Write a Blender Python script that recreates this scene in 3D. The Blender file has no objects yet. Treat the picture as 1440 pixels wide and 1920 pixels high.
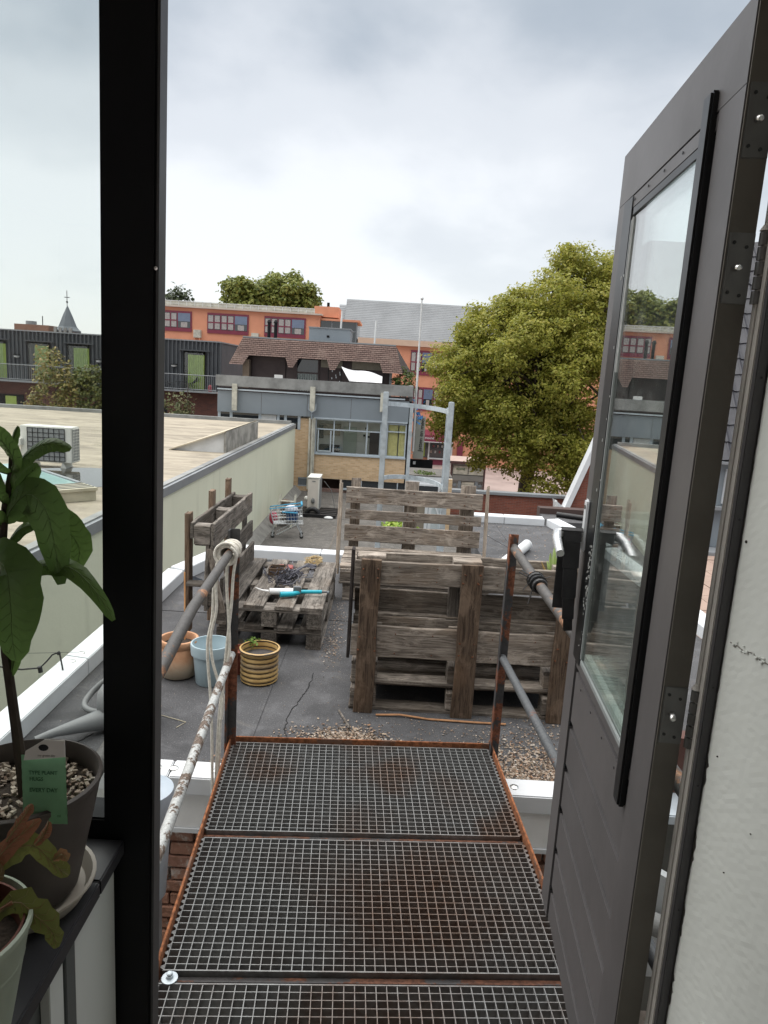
import bpy, math, random
import numpy as np
from mathutils import Vector, Matrix
R = random.Random(7)
scene = bpy.context.scene
C = scene.collection
rad = math.radians

# ------------------------------------------------------------------ camera
cam = bpy.data.objects.new("camera", bpy.data.cameras.new("camera"))
C.objects.link(cam)
_p, _r = rad(10.8), rad(3.4)
_F = Vector((0, math.cos(_p), -math.sin(_p))); _R0 = Vector((1, 0, 0)); _U0 = Vector((0, math.sin(_p), math.cos(_p)))
_R = math.cos(_r) * _R0 + math.sin(_r) * _U0
_U = -math.sin(_r) * _R0 + math.cos(_r) * _U0
cam.matrix_world = Matrix(((_R.x, _U.x, -_F.x, 0), (_R.y, _U.y, -_F.y, 0), (_R.z, _U.z, -_F.z, 1.8), (0, 0, 0, 1)))
cam.data.sensor_fit = 'VERTICAL'
cam.data.sensor_height = 24.0
cam.data.lens = 1331.0 / 1920.0 * 24.0
cam.data.clip_start = 0.02
cam.data.clip_end = 2000
scene.camera = cam

# ------------------------------------------------------------------ sky, sun, exposure
SUN_EL, SUN_AZ = 76.0, 296.0            # azimuth from +Y towards +X: high, a little to the left, behind even cloud
world = bpy.data.worlds.new("World"); scene.world = world
world.use_nodes = True
wt = world.node_tree; wt.nodes.clear()
def wn(t, **k):
    n = wt.nodes.new(t)
    for a, b in k.items(): setattr(n, a, b)
    return n
L = wt.links.new
out = wn('ShaderNodeOutputWorld'); bg = wn('ShaderNodeBackground'); bg.inputs['Strength'].default_value = 0.1
sky = wn('ShaderNodeTexSky', sky_type='NISHITA', sun_disc=False)
sky.sun_elevation = rad(SUN_EL); sky.sun_rotation = rad(SUN_AZ)
tc = wn('ShaderNodeTexCoord'); sep = wn('ShaderNodeSeparateXYZ'); L(tc.outputs['Generated'], sep.inputs[0])
def wm(op, a, b=None, clamp=False):
    n = wn('ShaderNodeMath', operation=op, use_clamp=clamp)
    for i, v in enumerate((a, b)):
        if v is None: continue
        if isinstance(v, (int, float)): n.inputs[i].default_value = v
        else: L(v, n.inputs[i])
    return n.outputs[0]
zc = wm('MAXIMUM', sep.outputs['Z'], 0.0)
den = wm('ADD', zc, 0.28)
cx = wm('DIVIDE', sep.outputs['X'], den); cy = wm('DIVIDE', sep.outputs['Y'], den)
comb = wn('ShaderNodeCombineXYZ'); L(cx, comb.inputs[0]); L(cy, comb.inputs[1]); comb.inputs[2].default_value = 3.3
n1 = wn('ShaderNodeTexNoise'); n1.inputs['Scale'].default_value = 1.35; n1.inputs['Detail'].default_value = 7; n1.inputs['Roughness'].default_value = 0.48; n1.inputs['Distortion'].default_value = 0.25
n2 = wn('ShaderNodeTexNoise'); n2.inputs['Scale'].default_value = 2.6; n2.inputs['Detail'].default_value = 6; n2.inputs['Roughness'].default_value = 0.5
L(comb.outputs[0], n1.inputs['Vector']); L(comb.outputs[0], n2.inputs['Vector'])
# thin bright haze low down, heavier grey cloud overhead and to the right
t = wm('ADD', wm('MULTIPLY', n1.outputs['Fac'], 1.6), wm('MULTIPLY', n2.outputs['Fac'], 0.75))
t = wm('ADD', t, wm('MULTIPLY', wm('MINIMUM', zc, 0.42), 1.9))
t = wm('ADD', t, wm('MULTIPLY', sep.outputs['X'], 0.42))
t = wm('SUBTRACT', t, 1.23)
ramp = wn('ShaderNodeValToRGB'); L(t, ramp.inputs[0])
cr = ramp.color_ramp; cr.interpolation = 'EASE'
cr.elements[0].position = 0.0; cr.elements[0].color = (0.87, 0.885, 0.905, 1)
cr.elements[1].position = 1.0; cr.elements[1].color = (0.41, 0.455, 0.50, 1)
e = cr.elements.new(0.42); e.color = (0.71, 0.735, 0.765, 1)
mul = wn('ShaderNodeMix', data_type='RGBA', blend_type='MULTIPLY'); mul.inputs[0].default_value = 1.0
L(ramp.outputs[0], mul.inputs[6]); mul.inputs[7].default_value = (2.76, 2.74, 2.69, 1)
mx = wn('ShaderNodeMix', data_type='RGBA'); mx.inputs[0].default_value = 0.93
L(sky.outputs[0], mx.inputs[6]); L(mul.outputs[2], mx.inputs[7])
L(mx.outputs[2], bg.inputs['Color']); L(bg.outputs[0], out.inputs['Surface'])

sl = bpy.data.lights.new("sun", 'SUN'); sl.energy = 1.5; sl.angle = rad(100); sl.color = (1.0, 0.97, 0.92)
so = bpy.data.objects.new("sun", sl); C.objects.link(so)
_d = Vector((math.cos(rad(SUN_EL)) * math.sin(rad(SUN_AZ)), math.cos(rad(SUN_EL)) * math.cos(rad(SUN_AZ)), math.sin(rad(SUN_EL))))
so.rotation_euler = _d.to_track_quat('Z', 'Y').to_euler()
scene.view_settings.view_transform = 'Standard'; scene.view_settings.look = 'None'
scene.view_settings.exposure = 2.0; scene.view_settings.gamma = 1.0
scene.view_settings.use_curve_mapping = False
scene.cycles.max_bounces = 8; scene.cycles.transparent_max_bounces = 16
scene.cycles.use_denoising = True

# ------------------------------------------------------------------ material helpers
class NT:
    def __init__(s, name):
        s.m = bpy.data.materials.new(name); s.m.use_nodes = True
        s.t = s.m.node_tree; s.t.nodes.clear()
        s.out = s.n('ShaderNodeOutputMaterial')
        s.b = s.n('ShaderNodeBsdfPrincipled'); s.l(s.b.outputs[0], s.out.inputs[0])
    def n(s, ty, **k):
        n = s.t.nodes.new(ty)
        for a, b in k.items(): setattr(n, a, b)
        return n
    def l(s, a, b): s.t.links.new(a, b)
    def setin(s, sock, v):
        if v is None: return
        if isinstance(v, bpy.types.NodeSocket): s.l(v, sock)
        elif isinstance(v, (tuple, list)) and len(v) == 3 and sock.type == 'RGBA': sock.default_value = (*v, 1)
        else: sock.default_value = v
    def math(s, op, a, b=None, clamp=False):
        n = s.n('ShaderNodeMath', operation=op, use_clamp=clamp)
        s.setin(n.inputs[0], a); s.setin(n.inputs[1], b)
        return n.outputs[0]
    def mix(s, f, a, b, blend='MIX'):
        n = s.n('ShaderNodeMix', data_type='RGBA', blend_type=blend)
        s.setin(n.inputs[0], f); s.setin(n.inputs[6], a); s.setin(n.inputs[7], b)
        return n.outputs[2]
    def coord(s, kind='Object', scale=None, offset=True):
        if kind == 'World':
            o = s.n('ShaderNodeNewGeometry').outputs['Position']
        else:
            o = s.n('ShaderNodeTexCoord').outputs['Object']
            if offset:
                oi = s.n('ShaderNodeObjectInfo')
                v = s.n('ShaderNodeVectorMath', operation='MULTIPLY_ADD')
                s.l(oi.outputs['Random'], v.inputs[0]); v.inputs[1].default_value = (37.1, 19.7, 53.3)
                s.l(o, v.inputs[2]); o = v.outputs[0]
        if scale:
            v = s.n('ShaderNodeVectorMath', operation='MULTIPLY'); s.l(o, v.inputs[0]); v.inputs[1].default_value = scale
            o = v.outputs[0]
        return o
    def noise(s, co, sc, det=4, rough=.55, dist=0):
        n = s.n('ShaderNodeTexNoise'); s.l(co, n.inputs['Vector'])
        n.inputs['Scale'].default_value = sc; n.inputs['Detail'].default_value = det
        n.inputs['Roughness'].default_value = rough; n.inputs['Distortion'].default_value = dist
        return n.outputs['Fac']
    def step(s, v, lo, hi):
        n = s.n('ShaderNodeMapRange', interpolation_type='SMOOTHSTEP'); s.setin(n.inputs[0], v)
        n.inputs[1].default_value = lo; n.inputs[2].default_value = hi
        return n.outputs[0]
    def bump(s, h, strength=.3, dist=.01):
        n = s.n('ShaderNodeBump'); n.inputs['Strength'].default_value = strength; n.inputs['Distance'].default_value = dist
        s.l(h, n.inputs['Height']); s.l(n.outputs[0], s.b.inputs['Normal'])
    def fin(s, col=None, rough=None, metal=None, spec=None):
        s.setin(s.b.inputs['Base Color'], col); s.setin(s.b.inputs['Roughness'], rough)
        s.setin(s.b.inputs['Metallic'], metal); s.setin(s.b.inputs['Specular IOR Level'], spec)
        return s.m

MATS = {}
def plain(name, col, rough=.6, metal=0, var=.18, sc=6, bump=.12, bsc=60, spec=.4, kind='Object', col2=None, bd=.004):
    """a paint / plaster / plastic surface: colour with soft dirt variation and fine relief"""
    if name in MATS: return MATS[name]
    t = NT(name); co = t.coord(kind)
    n = t.noise(co, sc, 6, .6); f = t.step(n, .35, .72)
    c2 = col2 or tuple(c * (1 - var) for c in col)
    c = t.mix(f, tuple(min(1, x * (1 + var * .25)) for x in col), c2)
    if bump: t.bump(t.noise(co, bsc, 3), bump, bd)
    MATS[name] = t.fin(c, t.math('ADD', t.math('MULTIPLY', n, .2), rough - .1), metal, spec)
    return MATS[name]

def wood(name, dark, light, warm, tint=1.0):
    t = NT(name); co = t.coord('Object')
    def sc(v):
        n = t.n('ShaderNodeVectorMath', operation='MULTIPLY'); t.l(co, n.inputs[0]); n.inputs[1].default_value = v
        return n.outputs[0]
    g1 = t.noise(sc((4.5, 62, 62)), 1, 8, .70, 1.1)
    g2 = t.noise(sc((7, 190, 190)), 1, 4, .65, .5)
    g3 = t.noise(sc((3, 5, 5)), 1, 5, .6, .4)
    c = t.mix(t.step(g1, .34, .66), dark, light)
    c = t.mix(t.math('MULTIPLY', t.step(g3, .45, .75), .6), c, warm)
    c = t.mix(t.math('MULTIPLY', t.step(t.noise(sc((7, 13, 13)), 1, 6, .7, .5), .50, .66), .65), c, tuple(x * 1.45 for x in light))
    c = t.mix(t.math('MULTIPLY', t.step(t.noise(sc((2.5, 4, 4)), 1.3, 5, .65, .3), .55, .78), .55), c, tuple(x * .8 for x in dark))
    c = t.mix(t.step(g2, .60, .70), c, tuple(x * .28 for x in dark))
    vo = t.n('ShaderNodeTexVoronoi'); t.l(sc((3.2, 9, 9)), vo.inputs['Vector']); vo.inputs['Scale'].default_value = 1
    c = t.mix(t.math('MULTIPLY', t.step(vo.outputs['Distance'], .16, .05), .75), c, tuple(x * .45 for x in dark))
    oi = t.n('ShaderNodeObjectInfo')
    br = t.math('ADD', t.math('MULTIPLY', oi.outputs['Random'], .65), .50)
    v = t.n('ShaderNodeVectorMath', operation='SCALE'); t.l(c, v.inputs[0]); t.l(br, v.inputs['Scale'])
    h = t.math('ADD', t.math('MULTIPLY', g1, .6), t.math('MULTIPLY', g2, .5))
    t.bump(h, .8, .008)
    return t.fin(v.outputs[0], .85, 0, .2)

def rusty(name, paint, rust, amount=.5, metal=0.0, rough=.6, sc=9, gloss=None):
    t = NT(name); co = t.coord('World')
    n = t.noise(co, sc, 7, .65, .3); n2 = t.noise(co, sc * 9, 4, .6)
    f = t.step(t.math('ADD', n, t.math('MULTIPLY', n2, .18)), .69 - amount * .3, .74 - amount * .3)
    rc = t.mix(t.step(n2, .35, .65), rust, tuple(x * .45 for x in rust))
    pc = t.mix(t.step(n2, .4, .7), paint, tuple(x * .7 for x in paint))
    c = t.mix(f, pc, rc)
    t.bump(t.math('ADD', n2, f), .25, .002)
    return t.fin(c, t.math('ADD', t.math('MULTIPLY', f, .25), rough), metal, .4)

def gratingmat():
    t = NT('grating_steel'); co = t.coord('World'); n = t.noise(co, 2.1, 4, .5, .2); n2 = t.noise(co, 40, 4, .6)
    f = t.math('MULTIPLY', t.step(n, .50, .72), .6)
    for c_, r_ in (((.22, 2.02, .16), .46), ((.10, 2.74, .16), .20), ((-.48, 2.80, .16), .17), ((.52, 2.42, .16), .18), ((.05, 1.45, .16), .30)):   # worn, rusted places
        d_ = t.n('ShaderNodeVectorMath', operation='DISTANCE'); t.l(co, d_.inputs[0]); d_.inputs[1].default_value = c_
        f = t.math('MAXIMUM', f, t.step(t.math('ADD', d_.outputs['Value'], t.math('MULTIPLY', t.math('SUBTRACT', n, .5), .9)), r_ * 1.15, r_ * .1))
    f = t.math('MULTIPLY', f, t.math('ADD', t.math('MULTIPLY', n2, .9), .25), True)
    c = t.mix(t.step(n2, .35, .7), (.23, .235, .235), (.16, .16, .16)); c = t.mix(f, c, (.15, .088, .058))
    return t.fin(c, t.math('ADD', t.math('MULTIPLY', f, .4), .42), .25, .4)

def glassmat(name, tint=(.93, .97, .95), refl=1.0, dirt=.03):
    """thin window glass: tinted see-through, Schlick reflection from both faces"""
    t = NT(name); t.t.nodes.remove(t.b)
    geo = t.n('ShaderNodeNewGeometry')
    d = t.n('ShaderNodeVectorMath', operation='DOT_PRODUCT'); t.l(geo.outputs['Normal'], d.inputs[0]); t.l(geo.outputs['Incoming'], d.inputs[1])
    a = t.math('ABSOLUTE', d.outputs['Value'])
    f = t.math('POWER', t.math('SUBTRACT', 1.0, a), 5.0)
    f = t.math('MULTIPLY', t.math('ADD', t.math('MULTIPLY', f, .96), .04), refl, True)
    tr = t.n('ShaderNodeBsdfTransparent'); tr.inputs[0].default_value = (*tint, 1)
    gl = t.n('ShaderNodeBsdfGlossy'); gl.inputs['Roughness'].default_value = 0.0; gl.inputs[0].default_value = (1, 1, 1, 1)
    m = t.n('ShaderNodeMixShader'); t.l(f, m.inputs[0]); t.l(tr.outputs[0], m.inputs[1]); t.l(gl.outputs[0], m.inputs[2])
    df = t.n('ShaderNodeBsdfDiffuse'); df.inputs[0].default_value = (.6, .62, .6, 1)
    dn = t.step(t.noise(t.coord('World'), 14, 5, .7), .5, .8)
    m2 = t.n('ShaderNodeMixShader'); t.l(t.math('MULTIPLY', dn, dirt), m2.inputs[0]); t.l(m.outputs[0], m2.inputs[1]); t.l(df.outputs[0], m2.inputs[2])
    t.l(m2.outputs[0], t.out.inputs[0])
    return t.m

def leafmat(name, cols, trans=.35, rough=.5, dark=1.0):
    """foliage: every leaf (mesh island) takes its own shade from cols"""
    t = NT(name); geo = t.n('ShaderNodeNewGeometry')
    rp = t.n('ShaderNodeValToRGB'); t.l(geo.outputs['Random Per Island'], rp.inputs[0])
    cr = rp.color_ramp
    while len(cr.elements) < len(cols): cr.elements.new(.5)
    for i, c in enumerate(cols):
        cr.elements[i].position = i / (len(cols) - 1); cr.elements[i].color = (*c, 1)
    t.l(rp.outputs[0], t.b.inputs['Base Color']); t.b.inputs['Roughness'].default_value = rough
    t.b.inputs['Specular IOR Level'].default_value = .25
    tl = t.n('ShaderNodeBsdfTranslucent'); t.l(rp.outputs[0], tl.inputs[0])
    m = t.n('ShaderNodeMixShader'); m.inputs[0].default_value = trans
    t.l(t.b.outputs[0], m.inputs[1]); t.l(tl.outputs[0], m.inputs[2]); t.l(m.outputs[0], t.out.inputs[0])
    return t.m

# ------------------------------------------------------------------ object helpers
MW = {}                                     # world matrix of every linked object
def tag(o, label=None, cat=None, group=None, kind=None):
    for k, v in (('label', label), ('category', cat), ('group', group), ('kind', kind)):
        if v: o[k] = v
    return o
def link(o, M, parent=None):
    C.objects.link(o)
    if parent is not None:
        o.parent = parent; o.matrix_local = MW[parent.name].inverted() @ M
    else: o.matrix_world = M
    MW[o.name] = M.copy()
    return o
def thing(name, label, cat, loc=(0, 0, 0), rz=0.0, group=None):
    o = bpy.data.objects.new(name, None); o.empty_display_size = .1
    link(o, Matrix.Translation(loc) @ Matrix.Rotation(rz, 4, 'Z'))
    return tag(o, label, cat, group)

def sm(pts, k=5):
    """rounds a polyline (Catmull-Rom)"""
    P = [Vector(p) for p in pts]; out = []
    for i in range(len(P) - 1):
        p0, p1, p2, p3 = P[max(i - 1, 0)], P[i], P[i + 1], P[min(i + 2, len(P) - 1)]
        for j in range(k):
            u = j / k; out.append(.5 * ((2 * p1) + (p2 - p0) * u + (2 * p0 - 5 * p1 + 4 * p2 - p3) * u * u + (3 * p1 - p0 - 3 * p2 + p3) * u ** 3))
    return out + [P[-1]]
class MB:
    """collects shapes in one mesh; build() links them as ONE object, origin at its middle"""
    def __init__(s, M=None): s.v = []; s.f = []; s.M = M
    def add(s, vs, fs):
        b = len(s.v)
        s.v += [Vector(v) for v in vs]; s.f += [tuple(b + i for i in f) for f in fs]
        return s
    def box(s, x0, x1, y0, y1, z0, z1):
        return s.add([(x0, y0, z0), (x1, y0, z0), (x1, y1, z0), (x0, y1, z0), (x0, y0, z1), (x1, y0, z1), (x1, y1, z1), (x0, y1, z1)],
                     [(3, 2, 1, 0), (4, 5, 6, 7), (0, 1, 5, 4), (1, 2, 6, 5), (2, 3, 7, 6), (3, 0, 4, 7)])
    def beam(s, a, b, w, t, up=(0, 0, 1)):
        a, b = Vector(a), Vector(b); x = (b - a).normalized(); u = Vector(up)
        y = u.cross(x)
        if y.length < 1e-4: y = Vector((1, 0, 0)).cross(x)
        y.normalize(); z = x.cross(y)
        vs = [p + y * (w / 2 * i) + z * (t / 2 * j) for p in (a, b) for i, j in ((-1, -1), (1, -1), (1, 1), (-1, 1))]
        return s.add(vs, [(3, 2, 1, 0), (4, 5, 6, 7), (0, 1, 5, 4), (1, 2, 6, 5), (2, 3, 7, 6), (3, 0, 4, 7)])
    def tube(s, pts, r, n=8, cap=True):
        pts = [Vector(p) for p in pts]; m = len(pts)
        rs = r if isinstance(r, (list, tuple)) else [r] * m
        vs = []; prev = None
        for i, p in enumerate(pts):
            t = (pts[min(i + 1, m - 1)] - pts[max(i - 1, 0)])
            t = t.normalized() if t.length > 1e-9 else Vector((0, 0, 1))
            if prev is None:
                q = Vector((0, 0, 1)).cross(t)
                if q.length < 1e-3: q = Vector((1, 0, 0)).cross(t)
            else: q = prev - t * prev.dot(t)
            q.normalize(); prev = q; w = t.cross(q)
            vs += [p + (q * math.cos(2 * math.pi * k / n) + w * math.sin(2 * math.pi * k / n)) * rs[i] for k in range(n)]
        fs = [(i * n + k, i * n + (k + 1) % n, (i + 1) * n + (k + 1) % n, (i + 1) * n + k) for i in range(m - 1) for k in range(n)]
        if cap: fs += [tuple(range(n))[::-1], tuple((m - 1) * n + k for k in range(n))]
        return s.add(vs, fs)
    def lathe(s, prof, n=32, c=(0, 0, 0), axis=None):
        c = Vector(c); M = axis or Matrix.Identity(3)
        vs = [c + M @ Vector((r * math.cos(2 * math.pi * k / n), r * math.sin(2 * math.pi * k / n), z)) for r, z in prof for k in range(n)]
        m = len(prof)
        return s.add(vs, [(i * n + k, i * n + (k + 1) % n, (i + 1) * n + (k + 1) % n, (i + 1) * n + k) for i in range(m - 1) for k in range(n)])
    def prism(s, poly, vec):
        n = len(poly); vec = Vector(vec); a = [Vector(p) for p in poly]
        return s.add(a + [p + vec for p in a], [tuple(range(n))[::-1], tuple(range(n, 2 * n))] + [(i, (i + 1) % n, n + (i + 1) % n, n + i) for i in range(n)])
    def quad(s, *p): return s.add(p, [tuple(range(len(p)))])
    def sphere(s, c, r, n=12, m=8, sq=(1, 1, 1)):
        prof = [(math.sin(math.pi * i / m) * r, -math.cos(math.pi * i / m) * r) for i in range(m + 1)]
        prof[0] = (1e-4, -r); prof[-1] = (1e-4, r)
        return s.lathe(prof, n, c, Matrix.Diagonal(sq))
    def build(s, name, mat, parent=None, smooth=False, bevel=0, label=None, cat=None, group=None, kind=None, seg=2, fixn=False):
        vs = s.v if s.M is None else [s.M @ v for v in s.v]
        lo = Vector((min(v[i] for v in vs) for i in range(3))); hi = Vector((max(v[i] for v in vs) for i in range(3)))
        c = (lo + hi) / 2
        me = bpy.data.meshes.new(name); me.from_pydata([v - c for v in vs], [], s.f); me.update()
        if fixn or bevel or smooth:
            import bmesh
            bm = bmesh.new(); bm.from_mesh(me)
            if bevel:
                bmesh.ops.remove_doubles(bm, verts=bm.verts, dist=1e-6)
                bmesh.ops.bevel(bm, geom=[e for e in bm.edges if len(e.link_faces) == 2 and e.calc_face_angle(0) > .5], offset=bevel, segments=seg, affect='EDGES', clamp_overlap=True)
            bmesh.ops.recalc_face_normals(bm, faces=bm.faces)
            if smooth:
                for f in bm.faces: f.smooth = True
                for e in bm.edges:
                    if len(e.link_faces) == 2 and e.calc_face_angle(0) > .7: e.smooth = False
            bm.to_mesh(me); bm.free()
        if mat: me.materials.append(mat)
        o = bpy.data.objects.new(name, me)
        link(o, Matrix.Translation(c), parent)
        return tag(o, label, cat, group, kind)
def bx(name, mat, parent, x0, x1, y0, y1, z0, z1, bevel=0, M=None, **k):
    return MB(M).box(x0, x1, y0, y1, z0, z1).build(name, mat, parent, bevel=bevel, **k)
def structure(name, mb, mat, label=None): return mb.build(name, mat, kind='structure', label=label)

def plank_mesh(name, Ln, W, T, seed, jit=.003):
    r = random.Random(seed); ch = min(.004, T * .2); n = max(2, int(Ln / .16))
    prof = [(-W / 2 + ch, -T / 2), (W / 2 - ch, -T / 2), (W / 2, -T / 2 + ch), (W / 2, T / 2 - ch), (W / 2 - ch, T / 2), (-W / 2 + ch, T / 2), (-W / 2, T / 2 - ch), (-W / 2, -T / 2 + ch)]
    vs = []; bow = r.uniform(-.004, .004)
    for i in range(n + 1):
        x = -Ln / 2 + Ln * i / n; dz = bow * (1 - (2 * i / n - 1) ** 2)
        da, db = r.uniform(-jit, jit), r.uniform(-jit, jit)
        for y, z in prof:
            e = r.uniform(-jit, jit) if i in (0, n) else 0
            vs.append((x + e, y + (da if y > 0 else db), z + dz + r.uniform(-jit, jit) * .25))
    fs = [(i * 8 + k, i * 8 + (k + 1) % 8, (i + 1) * 8 + (k + 1) % 8, (i + 1) * 8 + k) for i in range(n) for k in range(8)]
    fs += [tuple(range(8))[::-1], tuple(n * 8 + k for k in range(8))]
    me = bpy.data.meshes.new(name); me.from_pydata(vs, [], fs); me.update()
    return me
_pm = [0]
def plank(parent, a, b, W, T, tdir, mat, name='plank', jit=.003, M=None, label=None):
    """a weathered board from a to b; its local X runs along the grain"""
    a, b, tdir = Vector(a), Vector(b), Vector(tdir)
    if M is not None: a, b, tdir = M @ a, M @ b, M.to_3x3() @ tdir
    X = (b - a).normalized(); Z = (tdir - X * tdir.dot(X)).normalized(); Y = Z.cross(X)
    _pm[0] += 1
    me = plank_mesh(name, (b - a).length, W, T, _pm[0], jit); me.materials.append(mat)
    o = bpy.data.objects.new(name, me); c = (a + b) / 2
    Mw = Matrix(((X.x, Y.x, Z.x, c.x), (X.y, Y.y, Z.y, c.y), (X.z, Y.z, Z.z, c.z), (0, 0, 0, 1)))
    link(o, Mw, parent)
    return tag(o, label)
def np_mesh(name, V, F, mat, parent=None, **k):
    """large mesh of equal polygons from numpy arrays"""
    V = np.asarray(V, np.float32); F = np.asarray(F, np.int32); c = V.mean(0)
    me = bpy.data.meshes.new(name); me.vertices.add(len(V)); me.vertices.foreach_set('co', (V - c).ravel())
    q = F.shape[1]; me.loops.add(F.size); me.loops.foreach_set('vertex_index', F.ravel())
    me.polygons.add(len(F)); me.polygons.foreach_set('loop_start', np.arange(0, F.size, q, dtype=np.int32))
    me.update(calc_edges=True); me.validate()
    if mat: me.materials.append(mat)
    o = bpy.data.objects.new(name, me); link(o, Matrix.Translation(Vector([float(x) for x in c])), parent)
    return tag(o, **k)
def rot_rand(rng, n):
    q = rng.normal(size=(n, 4)); q /= np.linalg.norm(q, axis=1, keepdims=True)
    w, x, y, z = q.T
    return np.stack([np.stack([1 - 2 * (y * y + z * z), 2 * (x * y - z * w), 2 * (x * z + y * w)], -1),
                     np.stack([2 * (x * y + z * w), 1 - 2 * (x * x + z * z), 2 * (y * z - x * w)], -1),
                     np.stack([2 * (x * z - y * w), 2 * (y * z + x * w), 1 - 2 * (x * x + y * y)], -1)], 1)
def foliage(name, parent, blobs, nclump, per, size, mat, seed=1, spread=.32, shell=.6, **k):
    """leaf-sized faces gathered in twig clumps through the volume of the blobs (centre, radii)"""
    rng = np.random.default_rng(seed)
    w = np.array([b[1][0] * b[1][1] * b[1][2] for b in blobs]) ** .75; w /= w.sum()
    bi = rng.choice(len(blobs), nclump, p=w)
    cen = np.array([b[0] for b in blobs])[bi]; rd = np.array([b[1] for b in blobs])[bi]
    d = rng.normal(size=(nclump, 3)); d /= np.linalg.norm(d, axis=1, keepdims=True)
    lump = 1 + .13 * np.sin(d[:, 0] * 7 + bi) * np.sin(d[:, 2] * 8 + 2 * bi) + rng.normal(0, .06, nclump)
    rr = (shell + (1 - shell) * rng.random(nclump) ** .6) * lump
    cl = cen + d * rd * rr[:, None]
    P = np.repeat(cl, per, 0) + rng.normal(0, spread, (nclump * per, 3)) * np.array([1, 1, .7])
    n = len(P); O = (P - np.repeat(cen, per, 0)) / np.repeat(rd, per, 0); O /= np.linalg.norm(O, axis=1, keepdims=True) + 1e-6
    Nn = O * .65 + np.array([0, 0, .5]) + rng.normal(0, .45, (n, 3)); Nn /= np.linalg.norm(Nn, axis=1, keepdims=True)
    A = np.cross(Nn, rng.normal(size=(n, 3))); A /= np.linalg.norm(A, axis=1, keepdims=True)
    M = np.stack([A, np.cross(Nn, A), Nn], 2)
    s = size * rng.uniform(.6, 1.3, n)[:, None]
    a = M[:, :, 0] * s; b = M[:, :, 1] * s * .62; c = M[:, :, 2] * s * .18
    V = np.stack([P - a, P + b + c, P + a * 1.15, P - b + c], 1).reshape(-1, 3)
    F = np.arange(n * 4).reshape(-1, 4)
    F = np.concatenate([F[:, [0, 1, 2]], F[:, [0, 2, 3]]])
    return np_mesh(name, V, F, mat, parent, **k), cl
def text(name, body, size, M, mat, parent, depth=.0008, align='CENTER'):
    cu = bpy.data.curves.new(name, 'FONT'); cu.body = body; cu.size = size; cu.extrude = depth; cu.align_x = align; cu.align_y = 'CENTER'
    o = bpy.data.objects.new(name, cu); C.objects.link(o)
    dg = bpy.context.evaluated_depsgraph_get(); me = bpy.data.meshes.new_from_object(o.evaluated_get(dg))
    bpy.data.objects.remove(o); me.name = name; me.materials.clear(); me.materials.append(mat)
    ob = bpy.data.objects.new(name, me); link(ob, M, parent)
    return ob
def frame_mat(o, x, y):
    """matrix with origin o and in-plane axes x (right), y (up)"""
    o, x, y = Vector(o), Vector(x).normalized(), Vector(y).normalized(); z = x.cross(y)
    return Matrix(((x.x, y.x, z.x, o.x), (x.y, y.y, z.y, o.y), (x.z, y.z, z.z, o.z), (0, 0, 0, 1)))
def facade_text(name, body, size, o, mat, parent, right=(1, 0, 0), up=(0, 0, 1), depth=.01): return text(name, body, size, frame_mat(o, right, up), mat, parent, depth)

# ------------------------------------------------------------------ materials
def asphalt(name, base, blue=1.0, patch=.5):
    t = NT(name); co = t.coord('World')
    n1 = t.noise(co, .9, 5, .6, .3); n2 = t.noise(co, 130, 3, .75); n3 = t.noise(co, 5, 5, .65)
    c = t.mix(t.step(n1, .35, .7), base, tuple(x * (1 - patch) for x in base))
    c = t.mix(t.math('MULTIPLY', t.step(n3, .48, .72), .55), c, tuple(x * 1.75 for x in base))
    c = t.mix(t.step(n2, .57, .72), c, tuple(min(1, x * 2.9) for x in base))
    c = t.mix(t.step(n2, .45, .30), c, tuple(x * .35 for x in base))
    n4 = t.noise(co, 1.9, 7, .68, .8)
    c = t.mix(t.math('MULTIPLY', t.step(n4, .50, .62), .42), c, tuple(x * .45 for x in base))
    c = t.mix(t.math('MULTIPLY', t.step(t.noise(co, 3.1, 6, .7, 1.2), .56, .70), .35), c, (base[0] * 1.9, base[1] * 1.75, base[2] * 1.5))
    t.bump(n2, .5, .004)
    return t.fin(c, .9, 0, .25)
M_felt = asphalt('roof_felt', (.082, .082, .086), patch=.25)
M_felt2 = asphalt('lower_roof_felt', (.115, .108, .100), patch=.35)
M_woodg = wood('weathered_wood', (.115, .094, .078), (.37, .325, .28), (.30, .225, .165))
M_woodd = wood('dark_weathered_wood', (.065, .057, .050), (.24, .215, .19), (.17, .135, .105))
M_woodb = wood('brown_post_wood', (.075, .05, .036), (.25, .18, .13), (.26, .16, .095))
M_woodp = wood('pale_panel_wood', (.22, .18, .14), (.42, .36, .30), (.4, .3, .22))
M_white = plain('white_coping_metal', (.62, .64, .66), .38, 0, .08, 3, .03)
M_white2 = plain('white_board', (.60, .61, .61), .55, 0, .12, 4, .04)
M_grating = gratingmat()
M_rust = rusty('rusty_frame', (.16, .085, .055), (.30, .115, .05), .75, 0, .75, 5)
M_railp = rusty('worn_rail_paint', (.085, .080, .076), (.36, .19, .11), .17, .1, .5, 8)
M_rails = rusty('silver_rail_paint', (.46, .47, .46), (.20, .15, .12), .40, .25, .5, 16)
M_railo = rusty('rail_lower', (.085, .09, .095), (.25, .11, .06), .0, .1, .5, 9)
M_post = rusty('rail_post_paint', (.055, .055, .057), (.26, .10, .055), .42, .1, .55, 6)
M_galv = plain('galvanised_steel', (.52, .58, .62), .42, .35, .25, 14, .08)
M_door = plain('door_grey_paint', (.098, .092, .093), .45, 0, .22, 2.2, .07, 30, .45)
M_doorb = plain('door_black_seal', (.008, .009, .010), .35, 0, .1, 3, 0)
M_dooredge = plain('door_edge_olive', (.115, .105, .088), .65, 0, .15, 8, .1)
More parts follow.
